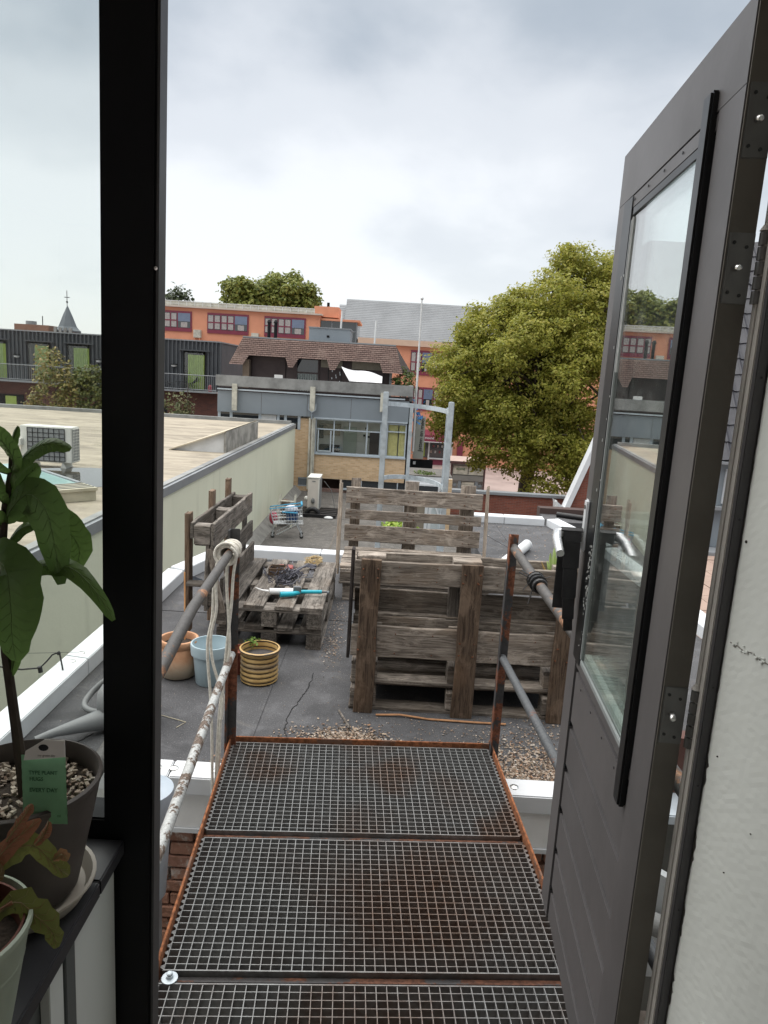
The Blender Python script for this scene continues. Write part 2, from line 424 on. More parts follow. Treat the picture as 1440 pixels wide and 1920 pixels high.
M_bead = plain('glazing_bead', (.27, .29, .29), .4, 0, .15, 8, .05)
M_black = plain('black_frame_paint', (.006, .0065, .008), .6, 0, .1, 5, .03, spec=.2)
M_frameside = plain('dark_frame_strip', (.06, .058, .060), .45, 0, .1, 5, .03)
M_jamb = plain('jamb_beige', (.46, .44, .405), .6, 0, .15, 12, .1)
M_plaster = plain('room_plaster', (.62, .64, .605), .7, 0, .07, 2.5, .03, 14, .3, bd=.003)
M_room = plain('room_wall_paint', (.74, .73, .71), .8, 0, .06, 2, .05)
M_counter = plain('counter_slate', (.030, .030, .034), .45, 0, .12, 5, .04)
M_panelw = plain('cabinet_white', (.62, .64, .62), .4, 0, .04, 2, 0)
M_panelg = plain('cabinet_grey_strip', (.10, .11, .11), .4, 0, .04, 2, 0)
M_steel = plain('bright_steel', (.62, .62, .60), .28, .95, .1, 20, 0)
M_hinge = plain('hinge_steel', (.14, .14, .135), .45, .6, .15, 20, .1)
M_glass = glassmat('window_glass', (.945, .965, .952), 1.0, .05)
M_dglass = glassmat('door_glass', (.95, .98, .965), 1.35, .10)
M_fglass = glassmat('far_glass', (.95, .97, .97), 1.0, .02)
M_rope = plain('rope_white', (.72, .69, .62), .85, 0, .25, 60, .3, 300)
M_tape = plain('black_tape', (.014, .014, .015), .42, 0, .2, 30, .2, 60)
M_strap = plain('black_strap', (.030, .030, .032), .5, 0, .25, 20, .3, 260)
def inst(name, me, M, parent, **k):
    o = bpy.data.objects.new(name, me); link(o, M, parent); return tag(o, **k)

# ================================================================== ground and roofs
M_ground = plain('street_paving', (.30, .235, .215), .85, 0, .2, .5, .2, 6, .2, kind='World')
structure('ground', MB().quad((-700, -300, -5.6), (700, -300, -5.6), (700, 900, -5.6), (-700, 900, -5.6)), M_ground)
M_alley = plain('alley_concrete', (.10, .095, .09), .9, 0, .4, 3, .2, kind='World')
structure('alley_floor', MB().box(-4, 6, 1.1, 2.83, -3.2, -3.1), M_alley)
# raised felt roof we look out on
RP = [(-1.66, 2.86), (2.46, 2.86), (2.42, 7.6), (2.16, 9.2), (1.05, 9.2), (1.05, 6.72), (-1.42, 6.72), (-1.66, 5.9)]
structure('flat_roof', MB().prism([(x, y, -.30) for x, y in RP], (0, 0, .30)), M_felt)
M_render = plain('grey_render', (.22, .22, .22), .9, 0, .2, 1.5, .2, kind='World')
structure('roof_storey_wall', MB().prism([(x * .985 + .01, (y - 6) * .985 + 6 + .02, -3.4) for x, y in RP], (0, 0, 3.09)), M_render)
# felt seams: overlapping sheets a few millimetres proud
for k, (x0, x1, y0, y1) in enumerate([(-.60, -.585, 2.9, 6.6), (.44, .455, 4.4, 5.6), (1.45, 1.465, 4.6, 9.1), (-1.6, 2.3, 5.02, 5.035)]):
    bx('felt_seam', M_felt, None, x0, x1, y0, y1, -.01, .0045, kind='structure')
structure('lower_roof', MB().box(-4.0, 9.5, 6.4, 31.2, -3.6, -3.4), M_felt2)
structure('roof_upstand', MB().prism([(-3.99, 7, -3.398), (-3.66, 7, -3.398), (-3.99, 7, -3.1)], (0, 23.8, 0)), plain('upstand_felt', (.20, .195, .18), .9, 0, .3, 3, .2))
bx('felt_strip', plain('felt_strip_mat', (.13, .115, .10), .95, 0, .3, 3, .2), None, -1.6, -1.55, 7, 30.8, -3.41, -3.393, kind='structure')

# white parapet cappings
def coping(label, a, b, w, z0, z1, side, joints=(), fascia=None):
    a, b = Vector((*a, 0)), Vector((*b, 0)); d = (b - a).normalized(); n = Vector((-d.y, d.x, 0)) * side
    t = thing('parapet_coping', label, 'roof coping', a + Vector((0, 0, z0)), 0, 'white cappings round the felt roof')
    cuts = [0.0, *joints, 1.0]
    for i in range(len(cuts) - 1):
        p = a + (b - a) * cuts[i] + d * (.003 if i else 0); q = a + (b - a) * cuts[i + 1] - d * (.003 if i < len(cuts) - 2 else 0)
        m = MB()
        m.prism([p + Vector((0, 0, z0)), p + n * w + Vector((0, 0, z0)), p + n * w + Vector((0, 0, z1)), p + Vector((0, 0, z1 - .012))], q - p)
        m.build('cap', M_white, t, bevel=.005)
        for s in ([.04, .96] if cuts[i + 1] - cuts[i] < .3 else [.06, .94]):
            c = p + (q - p) * s + n * (w * .5) + Vector((0, 0, z1 - .008))
            MB().lathe([(0, .009), (.012, .008), (.019, .004), (.02, 0)], 14, c).build('screw', M_steel, t, smooth=True)
    return t
M_fascia = plain('fascia_white', (.78, .78, .77), .6, 0, .10, 4, .04)
nc = coping('white metal roof edge capping at the near brick wall, left of the walkway', (-1.80, 2.745), (-.645, 2.745), .115, -.005, .09, 1, (.82,))
bx('fascia', M_fascia, nc, -1.80, -.60, 2.765, 2.80, -.17, -.008)
bx('drip_trim', M_white, nc, -1.80, -.60, 2.755, 2.80, -.192, -.172)
nc2 = coping('white metal roof edge capping at the near brick wall, right of the walkway', (.575, 2.755), (2.6, 2.755), .115, -.005, .09, 1, (.5,))
bx('fascia', M_fascia, nc2, .53, 2.6, 2.765, 2.80, -.17, -.008)
bx('drip_trim', M_white, nc2, .53, 2.6, 2.755, 2.80, -.192, -.172)
coping('long white metal capping running away along the left roof edge', (-1.655, 2.87), (-1.655, 5.75), .13, 0, .115, 1, (.34, .68))
coping('white capping turning at the far left corner of the felt roof', (-1.655, 5.77), (-1.40, 6.72), .13, 0, .115, 1)
coping('white capping across the far edge behind the dark pallet bench', (-1.38, 6.62), (1.03, 6.62), .14, 0, .105, 1, (.33, .7))
coping('white capping at the far right edge, in front of the red brick parapet', (1.05, 9.1), (2.1, 9.1), .15, 0, .105, 1, (.5,))
coping('slanting white capping at the far right corner of the felt roof', (2.13, 9.13), (2.40, 7.7), .16, 0, .105, 1, (.5,))
coping('white capping on the right roof edge, seen through the gap behind the open door', (2.42, 7.6), (2.46, 2.9), .15, 0, .11, 1, (.3, .55, .8))

# near brick wall under the capping: single bricks proud of a mortar bed
bw = thing('brick_wall', 'old brown brick wall with white salt stains below the walkway', 'wall', (0, 2.84, -3.2))
bx('mortar', plain('mortar', (.33, .29, .26), .95, 0, .3, 20, .3), bw, -1.9, 2.6, 2.812, 2.835, -3.2, -.19)
def brickmat(name, a, b, salt=.0):
    t = NT(name); co = t.coord('Object'); oi = t.n('ShaderNodeObjectInfo')
    c = t.mix(oi.outputs['Random'], a, b)
    n = t.noise(co, 22, 6, .65); c = t.mix(t.step(n, .42, .7), c, tuple(x * .55 for x in a))
    if salt:
        s = t.noise(t.coord('World'), 7, 6, .7); c = t.mix(t.math('MULTIPLY', t.step(s, .53, .66), salt), c, (.50, .47, .44))
    t.bump(t.math('ADD', n, t.noise(co, 90, 3)), .6, .006)
    return t.fin(c, .92, 0, .2)
M_brick = brickmat('old_brick', (.36, .19, .13), (.26, .14, .105), .95)
def brick_me(w, h, d, seed):
    r = random.Random(seed); m = MB().box(-w / 2, w / 2, -d / 2, d / 2, -h / 2, h / 2)
    for v in m.v: v += Vector((r.uniform(-.003, .003), r.uniform(-.002, .002), r.uniform(-.002, .002)))
    import bmesh
    me = bpy.data.meshes.new('brick'); me.from_pydata(m.v, [], m.f); bm = bmesh.new(); bm.from_mesh(me)
    bmesh.ops.bevel(bm, geom=list(bm.edges), offset=.004, segments=1, affect='EDGES'); bm.to_mesh(me); bm.free()
    me.materials.append(M_brick); return me
full = [brick_me(.208, .053, .05, i) for i in range(6)]; half = [brick_me(.1, .053, .05, 20 + i) for i in range(3)]
for row in range(20):
    z = -.225 - row * .0635
    for k in range(-6, 7):
        x = k * .2185 + (.109 if row % 2 else 0) + .02
        if x < -1.28 or x > 1.22: continue
        hb = R.random() < .09
        for dx, mm in (((-.054, half), (.055, half)) if hb else ((0, full),)):
            inst('brick', R.choice(mm), Matrix.Translation((x + dx, 2.803 + R.uniform(-.004, .003), z)) @ Matrix.Rotation(R.uniform(-.012, .012), 4, 'Y'), bw)

# ================================================================== the room we stand in
structure('floor', MB().box(-2.4, .54, -3.2, 1.0, -.06, .05), plain('floor_boards', (.36, .29, .22), .6, 0, .2, 3, .1))
structure('ceiling', MB().box(-2.4, .7, -3.2, 1.0, 2.72, 2.85), M_room)
structure('back_wall', MB().box(-2.4, -2.1, -3.35, -3.2, -.06, 2.85).box(.2, .7, -3.35, -3.2, -.06, 2.85).box(-2.1, .2, -3.35, -3.2, -.06, .85).box(-2.1, .2, -3.35, -3.2, 2.45, 2.85), M_room)   # with an unseen opening added to let more light into the room
structure('left_wall', MB().box(-2.55, -2.4, -3.35, 1.08, -.06, 2.85), M_room)
# right-hand reveal: pale plaster with chipped edge, cracks and nail holes
def reveal():
    ys = [1.05 - i * .012 for i in range(26)] + [.7 - .1 * i for i in range(40)]
    zs = [-.06 + i * .008 for i in range(365)]
    rr = random.Random(3); vs = []; fs = []
    for j, z in enumerate(zs):
        for i, y in enumerate(ys):
            dx = rr.uniform(0, .0005)
            yy = y
            if i == 0: yy = y - (rr.uniform(0, .002) if (z * 7.3) % 1 < .62 or z > 1.3 else rr.uniform(.001, .008))
            vs.append((.541 + dx, yy, z))
    n = len(ys)
    fs = [(j * n + i, j * n + i + 1, (j + 1) * n + i + 1, (j + 1) * n + i) for j in range(len(zs) - 1) for i in range(n - 1)]
    return MB().add(vs, fs)
structure('right_wall', reveal(), M_plaster)
structure('right_wall_core', MB().box(.556, .70, -3.2, 1.05, -.06, 2.85), plain('wall_core', (.02, .018, .016), .95, 0, .3, 30, .3))
M_hole = plain('nail_hole_dark', (.03, .025, .02), .9, 0, .1, 9, 0)
for k, (y, z, r) in enumerate([(1.035, 1.59, .0022), (1.02, 1.25, .0012), (.95, 1.10, .001), (.99, 1.84, .0016), (.9, 1.2, .0009)]):
    MB().lathe([(0, 0), (r, 0), (r, .002), (0, .002)], 10, (.5415, y, z), Matrix.Rotation(-math.pi / 2, 3, 'Y')).build('nail_hole', M_hole, kind='structure')
cm_ = MB(); rc = random.Random(12); yy_, zz_ = 1.035, 1.432
while yy_ > .70:
    y2, z2 = yy_ - rc.uniform(.005, .011), 1.432 + (1.035 - yy_) * .10 + rc.uniform(-.003, .003)
    cm_.beam((.5407, yy_, zz_), (.5407, y2, z2), .0012, rc.uniform(.0006, .0022), (0, 0, 1)); yy_, zz_ = y2, z2
cm_.build('plaster_crack', plain('crack_grey', (.22, .21, .19), .9, 0, .3, 60, 0), kind='structure')
cm_ = MB()
for k in range(46):
    y = rc.uniform(.72, 1.03); z = 1.4405 + (1.035 - y) * .10 - rc.uniform(.002, .012) + .0; s = rc.uniform(.003, .008)
    cm_.box(.5385, .5412, y, y + s, z - s * .5, z)
cm_.build('plaster_lip', M_plaster, kind='structure', bevel=.0012)
MB().beam((.5405, .93, .84), (.5405, .94, .846), .012, .004).build('plaster_nick', M_plaster, kind='structure', bevel=.001)
# outside of our own house
M_cladding = plain('house_cladding', (.48, .47, .44), .6, 0, .1, 3, .05)
structure('house_wall', MB().box(-2.55, .50, 1.0, 1.08, -6, .10), M_cladding)
structure('house_wall_left', MB().box(-6, -2.4, 1.0, 1.08, -6, 4.2), M_cladding)
structure('house_wall_right', MB().box(.545, 6, 1.052, 1.085, -6, 4.2), M_cladding)
structure('house_wall_above', MB().box(-2.4, .545, 1.0, 1.08, 2.5, 4.2), M_cladding)
structure('sill_wall', MB().box(-2.4, -.412, 1.0, 1.075, .10, 1.045), M_cladding)

# ---- door frame (threshold, posts) and fixed window at the left
df = thing('door_frame', 'black door frame post between window and doorway', 'door frame', (-.36, 1.0, .1))
LEAN = Matrix.Translation((-.36, 1.0, 1.2)) @ Matrix.Rotation(rad(.55), 4, 'Y') @ Matrix.Translation((.36, -1.0, -1.2))     # the old frame is a little out of plumb
bx('post', M_black, df, -.410, -.334, 1.0, 1.018, .1, 2.5, .003, LEAN)
bx('post_back', M_frameside, df, -.404, -.345, 1.018, 1.07, .1, 2.5, .002, LEAN)
bx('post_edge', M_frameside, df, -.334, -.3305, 1.001, 1.03, .1, 2.5, 0, LEAN)
bx('head', M_black, df, -.33, .545, 1.0, 1.07, 2.42, 2.5, .003)
bx('threshold', M_frameside, df, -.33, .51, 1.0, 1.09, .1, .19, .003)
MB().lathe([(0, 0), (.0022, .0004), (.0026, .0018), (0, .0022)], 10, (-.3265, .9995, 1.925), Matrix.Rotation(math.pi / 2, 3, 'X')).build('screw', M_steel, df)
jb = thing('door_jamb', 'beige and charcoal door jamb strips at the right, beside the plaster wall', 'door frame', (.52, 1.06, .1))
bx('jamb_strip', M_jamb, jb, .5255, .5445, 1.0645, 1.0915, .1, 2.5, .0015)
bx('jamb_strip', M_jamb, jb, .5235, .5252, 1.078, 1.0905, .1, 2.5, .0006)
bx('trim_strip', M_frameside, jb, .5258, .5415, 1.052, 1.064, .1, 2.5, .0015)
for z in (1.83, 1.62, 1.35, 1.18, .95):
    MB().lathe([(0, 0), (.0016, .0003), (.0018, .001), (0, .0014)], 8, (.5335, 1.0518, z), Matrix.Rotation(math.pi / 2, 3, 'X')).build('screw', M_doorb, jb)
wd = thing('fixed_window', 'tall fixed window pane above the dark counter with potted plants', 'window', (-1.4, 1.03, 1.05))
bx('bottom_rail', M_black, wd, -2.4, -.406, 1.002, 1.06, 1.045, 1.092, .003)
bx('top_rail', M_black, wd, -2.4, -.406, 1.002, 1.06, 2.42, 2.5, .003)
bx('side_rail', M_black, wd, -2.4, -2.34, 1.002, 1.06, 1.092, 2.42, .003)
bx('pane', M_glass, wd, -2.34, -.392, 1.028, 1.034, 1.09, 2.422)

# ---- the open door
DO = Vector((.474, 1.10, 0)); DE = Vector((.0744, .9972, 0)).normalized(); DN = Vector((DE.y, -DE.x, 0))
DM = Matrix(((DE.x, DN.x, 0, DO.x), (DE.y, DN.y, 0, DO.y), (0, 0, 1, 0), (0, 0, 0, 1)))      # local: x along leaf, y through it, z up
dr = thing('open_door', 'dark grey part-glazed door standing open on the right', 'door', DO + Vector((0, 0, .333)))
def db(name, mat, x0, x1, y0, y1, z0, z1, bev=.0015, parent=None, **k): return bx(name, mat, parent or dr, x0, x1, y0, y1, z0, z1, bev, DM, **k)
Z0, Z1, WD, TH = .333, 2.354, .752, .042
db('hinge_stile', M_door, 0, .102, 0, TH, Z0, 2.2346, .0006)
db('lock_stile', M_door, .658, WD, 0, TH, Z0, 2.2346, .0006)
db('top_rail', M_door, 0, WD, 0, TH, 2.235, Z1, .0005)
db('edge_face', M_dooredge, -.0035, -.0005, .002, TH - .001, Z0, Z1, 0)
zz = [.335, .43, .553, .676, .80, .925, 1.085]
for i in range(6):
    a, b = zz[i], zz[i + 1]
    db('plank', M_door, .104, .656, .0035, TH - .004, a + .004, b - .004, .0075)
db('plank_backing', M_door, .104, .656, .016, TH - .014, .335, 1.085, 0)
for z in zz[1:6]:
    db('groove_end', M_doorb, .650, .658, .0015, .012, z - .0045, z + .0045, 0)
# glazing
db('glazing_bead', M_door, .104, .656, .002, .016, 1.087, 1.112, .002)
db('glazing_bead', M_bead, .140, .600, -.001, .0042, 1.113, 1.126, .0015)
db('glazing_bead', M_door, .104, .656, .001, .014, 2.205, 2.234, .002)
db('glazing_bead', M_doorb, .140, .600, .0, .0042, 2.188, 2.2045, .001)
db('glazing_bead', M_door, .128, .1395, .003, .016, 1.126, 2.203, .001)
db('glazing_bead', M_frameside, .610, .656, .0005, .0042, 1.113, 2.203, .001)
db('glazing_bead', M_bead, .601, .609, -.0005, .0042, 1.125, 2.18, .001)
db('rebate_dark', M_doorb, .612, .690, -.0014, -.0004, 1.105, 2.232, .0004)  # flat black strip painting in the dark of the deep rebate
db('spacer_bar', plain('spacer_pale', (.50, .56, .53), .4, 0, .1, 9, 0), .145, .600, .0085, .0235, 1.118, 1.142, 0)
db('sealant_strip', M_white2, .5965, .6035, .0008, .0045, 1.84, 2.185, .0015)
db('weather_strip', M_doorb, .112, .150, -.012, .004, 1.03, 2.268, .004)
db('pane', M_dglass, .140, .645, .0045, .0075, 1.095, 2.215, 0)
db('pane', M_dglass, .140, .645, .024, .027, 1.095, 2.215, 0)
for x, z in [(.16 + .11 * i, 2.222) for i in range(5)] + [(.158, 2.1 - .24 * i) for i in range(5)] + [(.645, 2.12 - .17 * i) for i in range(7)] + [(.2 + .12 * i, 1.062 - .0 * i) for i in range(4)]:
    c = DM @ Vector((x, -.0012 if x > .2 else -.0022, z))
    MB().lathe([(0, 0), (.0028, 0), (.003, .0012), (0, .0016)], 8, c, (DM.to_3x3() @ Matrix.Rotation(-math.pi / 2, 3, 'X'))).build('screw', M_doorb, dr)
rp = random.Random(5); ch = MB()
for k in range(60):        # flaked paint down the lock stile and putty edge
    z = rp.choice([rp.uniform(1.15, 1.45), rp.uniform(1.25, 1.40), rp.uniform(1.1, 2.1)])
    x = rp.uniform(.604, .634); s = rp.uniform(.001, .0035)
    ch.box(x, x + s, -.0024, -.0012, z, z + s * rp.uniform(1, 3))
ch.M = DM; ch.build('paint_flake', plain('flake_white', (.6, .62, .6), .7, 0, .1, 9, 0), dr, kind='stuff')
# hinges
def hinge(z, bolt=True):
    h = MB(DM).box(-.0055, -.0030, .004, TH - .001, z - .05, z + .05).build('hinge', M_hinge, dr, bevel=.001)
    k = MB(DM)
    for i in range(5):
        k.tube([(-.012, TH + .009, z - .05 + i * .0205), (-.012, TH + .009, z - .05 + i * .0205 + .018)], .0075, 12)
    k.build('knuckle', M_hinge, h, smooth=True)
    MB(DM).tube([(-.012, TH + .009, z + .052), (-.012, TH + .009, z + .06)], [.0085, .004], 12).build('pin_cap', M_jamb, h, smooth=True)
    if bolt: MB(DM).tube([(-.0055, .021, z + .002), (-.017, .019, z - .001), (-.019, .019, z - .0015)], [.005, .0048, .003], 12).build('bolt', M_steel, h, smooth=True)
    for a, b in ((.012, .036), (.030, .030), (.012, -.034), (.029, -.038)):
        MB(DM).tube([(-.0055, a, z + b), (-.0065, a, z + b)], .0028, 8).build('screw', M_doorb, h)
for z in (2.185, 1.985, 1.279, .55): hinge(z)
# lever handle on its long plate
hp = MB(DM).box(.69, .725, -.009, .001, 1.385, 1.52).build('handle_plate', M_white, dr, bevel=.004)
MB(DM).tube([(.707, -.004, 1.43), (.707, -.060, 1.43), (.700, -.074, 1.428), (.66, -.080, 1.420), (.59, -.081, 1.40)], [.011, .012, .013, .012, .010], 12).build('lever', plain('lever_alloy', (.72, .73, .74), .25, .6, .06, 9, 0), hp, smooth=True)
MB(DM).tube([(.707, -.008, 1.50), (.707, -.011, 1.50)], .006, 10).build('screw', M_hinge, hp)
bl = MB(DM).tube([(.755, .02, 1.90), (.772, .02, 1.90)], .004, 8).build('latch_pin', M_hinge, dr)
# black strap slung over the lever
sp = MB(); path = [(.722, -.036, 1.22), (.724, -.036, 1.32), (.723, -.037, 1.41), (.715, -.037, 1.438), (.705, -.037, 1.443), (.694, -.037, 1.436), (.688, -.036, 1.41), (.686, -.034, 1.34), (.688, -.030, 1.26), (.694, -.025, 1.20), (.703, -.020, 1.165)]
for a, b in zip(path[:-1], path[1:]): sp.beam(DM @ Vector(a), DM @ Vector(b), .056 - .0004 * (len(sp.v) / 8) ** 2 * (1 if len(sp.v) / 8 > 4 else 0), .004, (DM.to_3x3() @ Vector((0, 1, 0))).cross(DM.to_3x3() @ (Vector(b) - Vector(a))))
st = sp.build('door_strap', M_strap, None, bevel=.001); tag(st, 'wide black cloth strap slung over the door handle', 'strap')

# ---- counter and plants
ct = thing('counter', 'dark slate topped counter with white end panel under the window', 'counter', (-.9, .5, .05))
bx('worktop', M_counter, ct, -2.3, -.378, .905, .998, 1.035, 1.06, .002)
bx('worktop', M_counter, ct, -2.3, -.378, -.6, .903, 1.035, 1.06, .002)
bx('end_panel', M_panelw, ct, -.405, -.392, .845, .99, .05, 1.034, .001)
bx('grey_strip', M_panelg, ct, -.405, -.389, .815, .843, .05, 1.034, .001)
bx('end_panel', M_panelw, ct, -.405, -.392, .775, .813, .05, 1.034, .001)
bx('carcass', M_panelg, ct, -2.3, -.406, -.55, .98, .05, 1.034)
# ================================================================== potted plants on the counter
M_leafd = leafmat('house_leaf', [(.07, .125, .045), (.10, .165, .05), (.13, .22, .035)], .5, .32)
M_leafy = leafmat('begonia_leaf', [(.06, .12, .035), (.10, .17, .04), (.17, .17, .05), (.13, .15, .04), (.16, .09, .05)], .3, .35)
M_vein = leafmat('leaf_vein', [(.13, .20, .07), (.15, .22, .08)], .3, .4)
M_leafr = leafmat('dry_leaf', [(.30, .13, .06), (.24, .09, .05), (.35, .2, .1)], .3, .5)
M_stem = plain('plant_stem', (.05, .035, .025), .7, 0, .3, 40, .2)
M_soil = plain('potting_soil', (.04, .028, .02), .95, 0, .5, 60, .6, 200)
M_potd = plain('pot_dark_brown', (.075, .062, .056), .5, 0, .1, 6, .05)
M_saucer = plain('saucer_beige', (.40, .36, .31), .55, 0, .1, 6, .05)
M_potg = plain('pot_pale_green', (.36, .41, .33), .4, 0, .08, 5, .03)
M_terra = plain('inner_terracotta', (.16, .06, .045), .7, 0, .2, 9, .1)
def leaf(parent, pts, w, mat, roll=0.0, fold=.25, n=9, wav=.06, name='leaf', seed=0, vein=None):
    """blade along a curved midrib; the side vector lies across the view, rolled about the midrib"""
    r = random.Random(seed + len(pts)); P = [Vector(p) for p in pts]
    def at(t):
        x = t * (len(P) - 1); i = min(int(x), len(P) - 2); u = x - i
        p0, p1, p2, p3 = P[max(i - 1, 0)], P[i], P[i + 1], P[min(i + 2, len(P) - 1)]
        return .5 * ((2 * p1) + (p2 - p0) * u + (2 * p0 - 5 * p1 + 4 * p2 - p3) * u * u + (3 * p1 - p0 - 3 * p2 + p3) * u ** 3)
    vs = []; fs = []
    for i in range(n + 1):
        t = i / n; p = at(t); tg = (at(min(t + .03, 1)) - at(max(t - .03, 0))).normalized()
        s = tg.cross(Vector((0, 1, 0))).normalized(); nn = s.cross(tg)
        s2 = s * math.cos(roll) + nn * math.sin(roll); n2 = s2.cross(tg)
        hw = w * .5 * (math.sin(math.pi * min(1, t * .93 + .04)) ** .75) * (1 + r.uniform(-wav, wav)) + .0006
        dz = fold * hw
        vs += [p - s2 * hw + n2 * dz, p - s2 * hw * .5 + n2 * dz * .4, p, p + s2 * hw * .5 + n2 * dz * .4, p + s2 * hw + n2 * dz]
    for i in range(n):
        for k in range(4): fs.append((i * 5 + k, i * 5 + k + 1, i * 5 + k + 6, i * 5 + k + 5))
    o = MB().add(vs, fs).build(name, mat, parent, smooth=True)
    if vein is not None:
        mid = [Vector(vs[i * 5 + 2]) for i in range(n + 1)]
        MB().tube(mid, [.0011 * (1 - .75 * i / n) for i in range(n + 1)], 5).build('midrib', vein, o)
        vv = MB()
        for i in range(2, n - 1):
            for s, q in ((0, -1), (4, 1)):
                vv.tube([mid[i] + Vector((0, -.0003, 0)), Vector(vs[(i + 1) * 5 + (1 if q < 0 else 3)]) + Vector((0, -.0003, 0)), mid[i].lerp(Vector(vs[(i + 1) * 5 + s]), .85)], .00035, 3, False)
        vv.build('side_veins', vein, o, kind='stuff')
    return o
pt = thing('potted_plant', 'tall green houseplant with long drooping leaves in a dark brown pot', 'potted plant', (-.465, .867, 1.06))
pc = (-.468, .867, 0)
MB().lathe([(0, 1.075), (.062, 1.075), (.070, 1.08), (.098, 1.215), (.101, 1.232), (.1035, 1.236), (.1035, 1.242), (.099, 1.244), (.096, 1.238), (.094, 1.205), (0, 1.203)], 48, pc).build('pot', M_potd, pt, smooth=True)
MB().lathe([(0, 1.061), (.078, 1.061), (.090, 1.083), (.093, 1.085), (.093, 1.088), (.088, 1.088), (.078, 1.069), (0, 1.068)], 40, pc).build('saucer', M_saucer, pt, smooth=True)
MB().lathe([(0, 1.218), (.05, 1.217), (.0945, 1.213)], 24, pc).build('soil', M_soil, pt)
rng = random.Random(4); cb = MB()
for k in range(420):
    a, q = rng.uniform(0, 6.28), .092 * math.sqrt(rng.random()); x, y = pc[0] + q * math.cos(a), pc[1] + q * math.sin(a)
    s = rng.uniform(.002, .005); v = Vector((rng.uniform(-1, 1), rng.uniform(-1, 1), rng.uniform(-.4, .4))).normalized()
    cb.beam(Vector((x, y, 1.2195)) - v * s * rng.uniform(.8, 1.6), Vector((x, y, 1.2195)) + v * s, s * 1.1, s * .9)
cb.build('bark_chip', leafmat('bark_chips', [(.05, .035, .03), (.30, .24, .19), (.50, .44, .36), (.16, .10, .07), (.6, .56, .5)], 0, .9), pt, kind='stuff')
MB().tube([(-.458, .86, 1.20), (-.460, .86, 1.24), (-.468, .86, 1.33), (-.476, .86, 1.42), (-.478, .86, 1.50), (-.476, .86, 1.546), (-.469, .86, 1.614), (-.459, .86, 1.662), (-.459, .86, 1.688)], [.0085, .008, .0065, .006, .0055, .005, .0045, .004, .002], 8).build('stem', M_stem, pt, smooth=True)
LV = [
    ([(-.470, .86, 1.596), (-.450, .845, 1.620), (-.426, .835, 1.637), (-.406, .835, 1.617), (-.397, .835, 1.575), (-.388, .83, 1.528)], .047, .35),
    ([(-.476, .86, 1.50), (-.448, .85, 1.532), (-.412, .84, 1.548), (-.375, .835, 1.547), (-.343, .83, 1.518), (-.324, .83, 1.486)], .026, .85),
    ([(-.478, .86, 1.552), (-.455, .81, 1.562), (-.430, .785, 1.556), (-.424, .78, 1.515), (-.424, .78, 1.48), (-.423, .785, 1.445)], .066, .12),
    ([(-.462, .86, 1.640), (-.450, .85, 1.664), (-.428, .85, 1.688), (-.405, .85, 1.698), (-.381, .85, 1.692)], .030, .85),
    ([(-.468, .86, 1.612), (-.455, .86, 1.636), (-.440, .86, 1.655), (-.425, .86, 1.668)], .032, .3),
    ([(-.470, .87, 1.600), (-.468, .90, 1.628), (-.460, .905, 1.61), (-.462, .905, 1.578)], .046, .15),
    ([(-.460, .86, 1.66), (-.446, .84, 1.676), (-.458, .84, 1.697), (-.474, .84, 1.705), (-.49, .84, 1.70)], .030, .5),
    ([(-.462, .86, 1.655), (-.470, .84, 1.664), (-.485, .84, 1.68), (-.51, .84, 1.676)], .03, .6),
    ([(-.476, .86, 1.552), (-.464, .86, 1.572), (-.448, .86, 1.589), (-.420, .86, 1.598)], .022, .8),
    ([(-.470, .87, 1.60), (-.440, .90, 1.603), (-.410, .90, 1.578), (-.396, .90, 1.555), (-.400, .90, 1.527)], .040, .3),
    ([(-.440, .82, 1.545), (-.424, .82, 1.522), (-.418, .82, 1.506), (-.417, .82, 1.486)], .018, .3),
    ([(-.468, .86, 1.615), (-.473, .85, 1.63), (-.484, .85, 1.655), (-.505, .85, 1.652)], .03, .5),
    ([(-.472, .86, 1.39), (-.460, .85, 1.43), (-.476, .84, 1.462), (-.50, .84, 1.455)], .024, .5),
    ([(-.468, .86, 1.59), (-.49, .84, 1.60), (-.51, .83, 1.58), (-.53, .83, 1.54)], .05, .4),
    ([(-.459, .86, 1.684), (-.455, .86, 1.70), (-.449, .86, 1.715)], .014, .5),
]
for i, (p, w, ro) in enumerate(LV): leaf(pt, p, w, M_leafd, ro, .30, 14, .10, seed=i, vein=M_vein)
# green sachet with white header card stuck in the soil
sa = thing('plant_food_sachet', 'green sachet with white punched header card in the plant pot', 'sachet', (-.40, .80, 1.24))
o0 = Vector((-.429, .803, 1.222)); ux = Vector((.058, -.004, .005)); uy = Vector((.007, .012, .085))
SM = frame_mat(o0, ux, uy - ux * (uy.dot(ux) / ux.dot(ux)))
m = MB(SM); nx, ny = 8, 12
g = []
for s in (1, -1):
    for j in range(ny + 1):
        for i in range(nx + 1):
            u, v = i / nx, j / ny; puff = .0035 * (math.sin(math.pi * u) * math.sin(math.pi * v)) ** .5 + .0006 * math.sin(v * 21 + u * 7)
            g.append((u * .0575, v * .087, s * puff + .004))
N = (nx + 1) * (ny + 1); fs = []
for b in (0, N):
    for j in range(ny):
        for i in range(nx):
            q = b + j * (nx + 1) + i; f = (q, q + 1, q + nx + 2, q + nx + 1); fs.append(f if b == 0 else f[::-1])
m.add(g, fs).build('packet', plain('sachet_green', (.25, .50, .29), .4, 0, .12, 30, .1), sa, smooth=True)
cardpoly = [(.006, .082), (.060, .087), (.060, .108), (.034, .1085), (.009, .094)]
hole = [(.0325 + .0065 * math.cos(a), .0985 + .0042 * math.sin(a)) for a in [k * math.pi / 6 for k in range(12)]]
M_card = plain('card_white', (.72, .68, .64), .7, 0, .06, 20, 0)
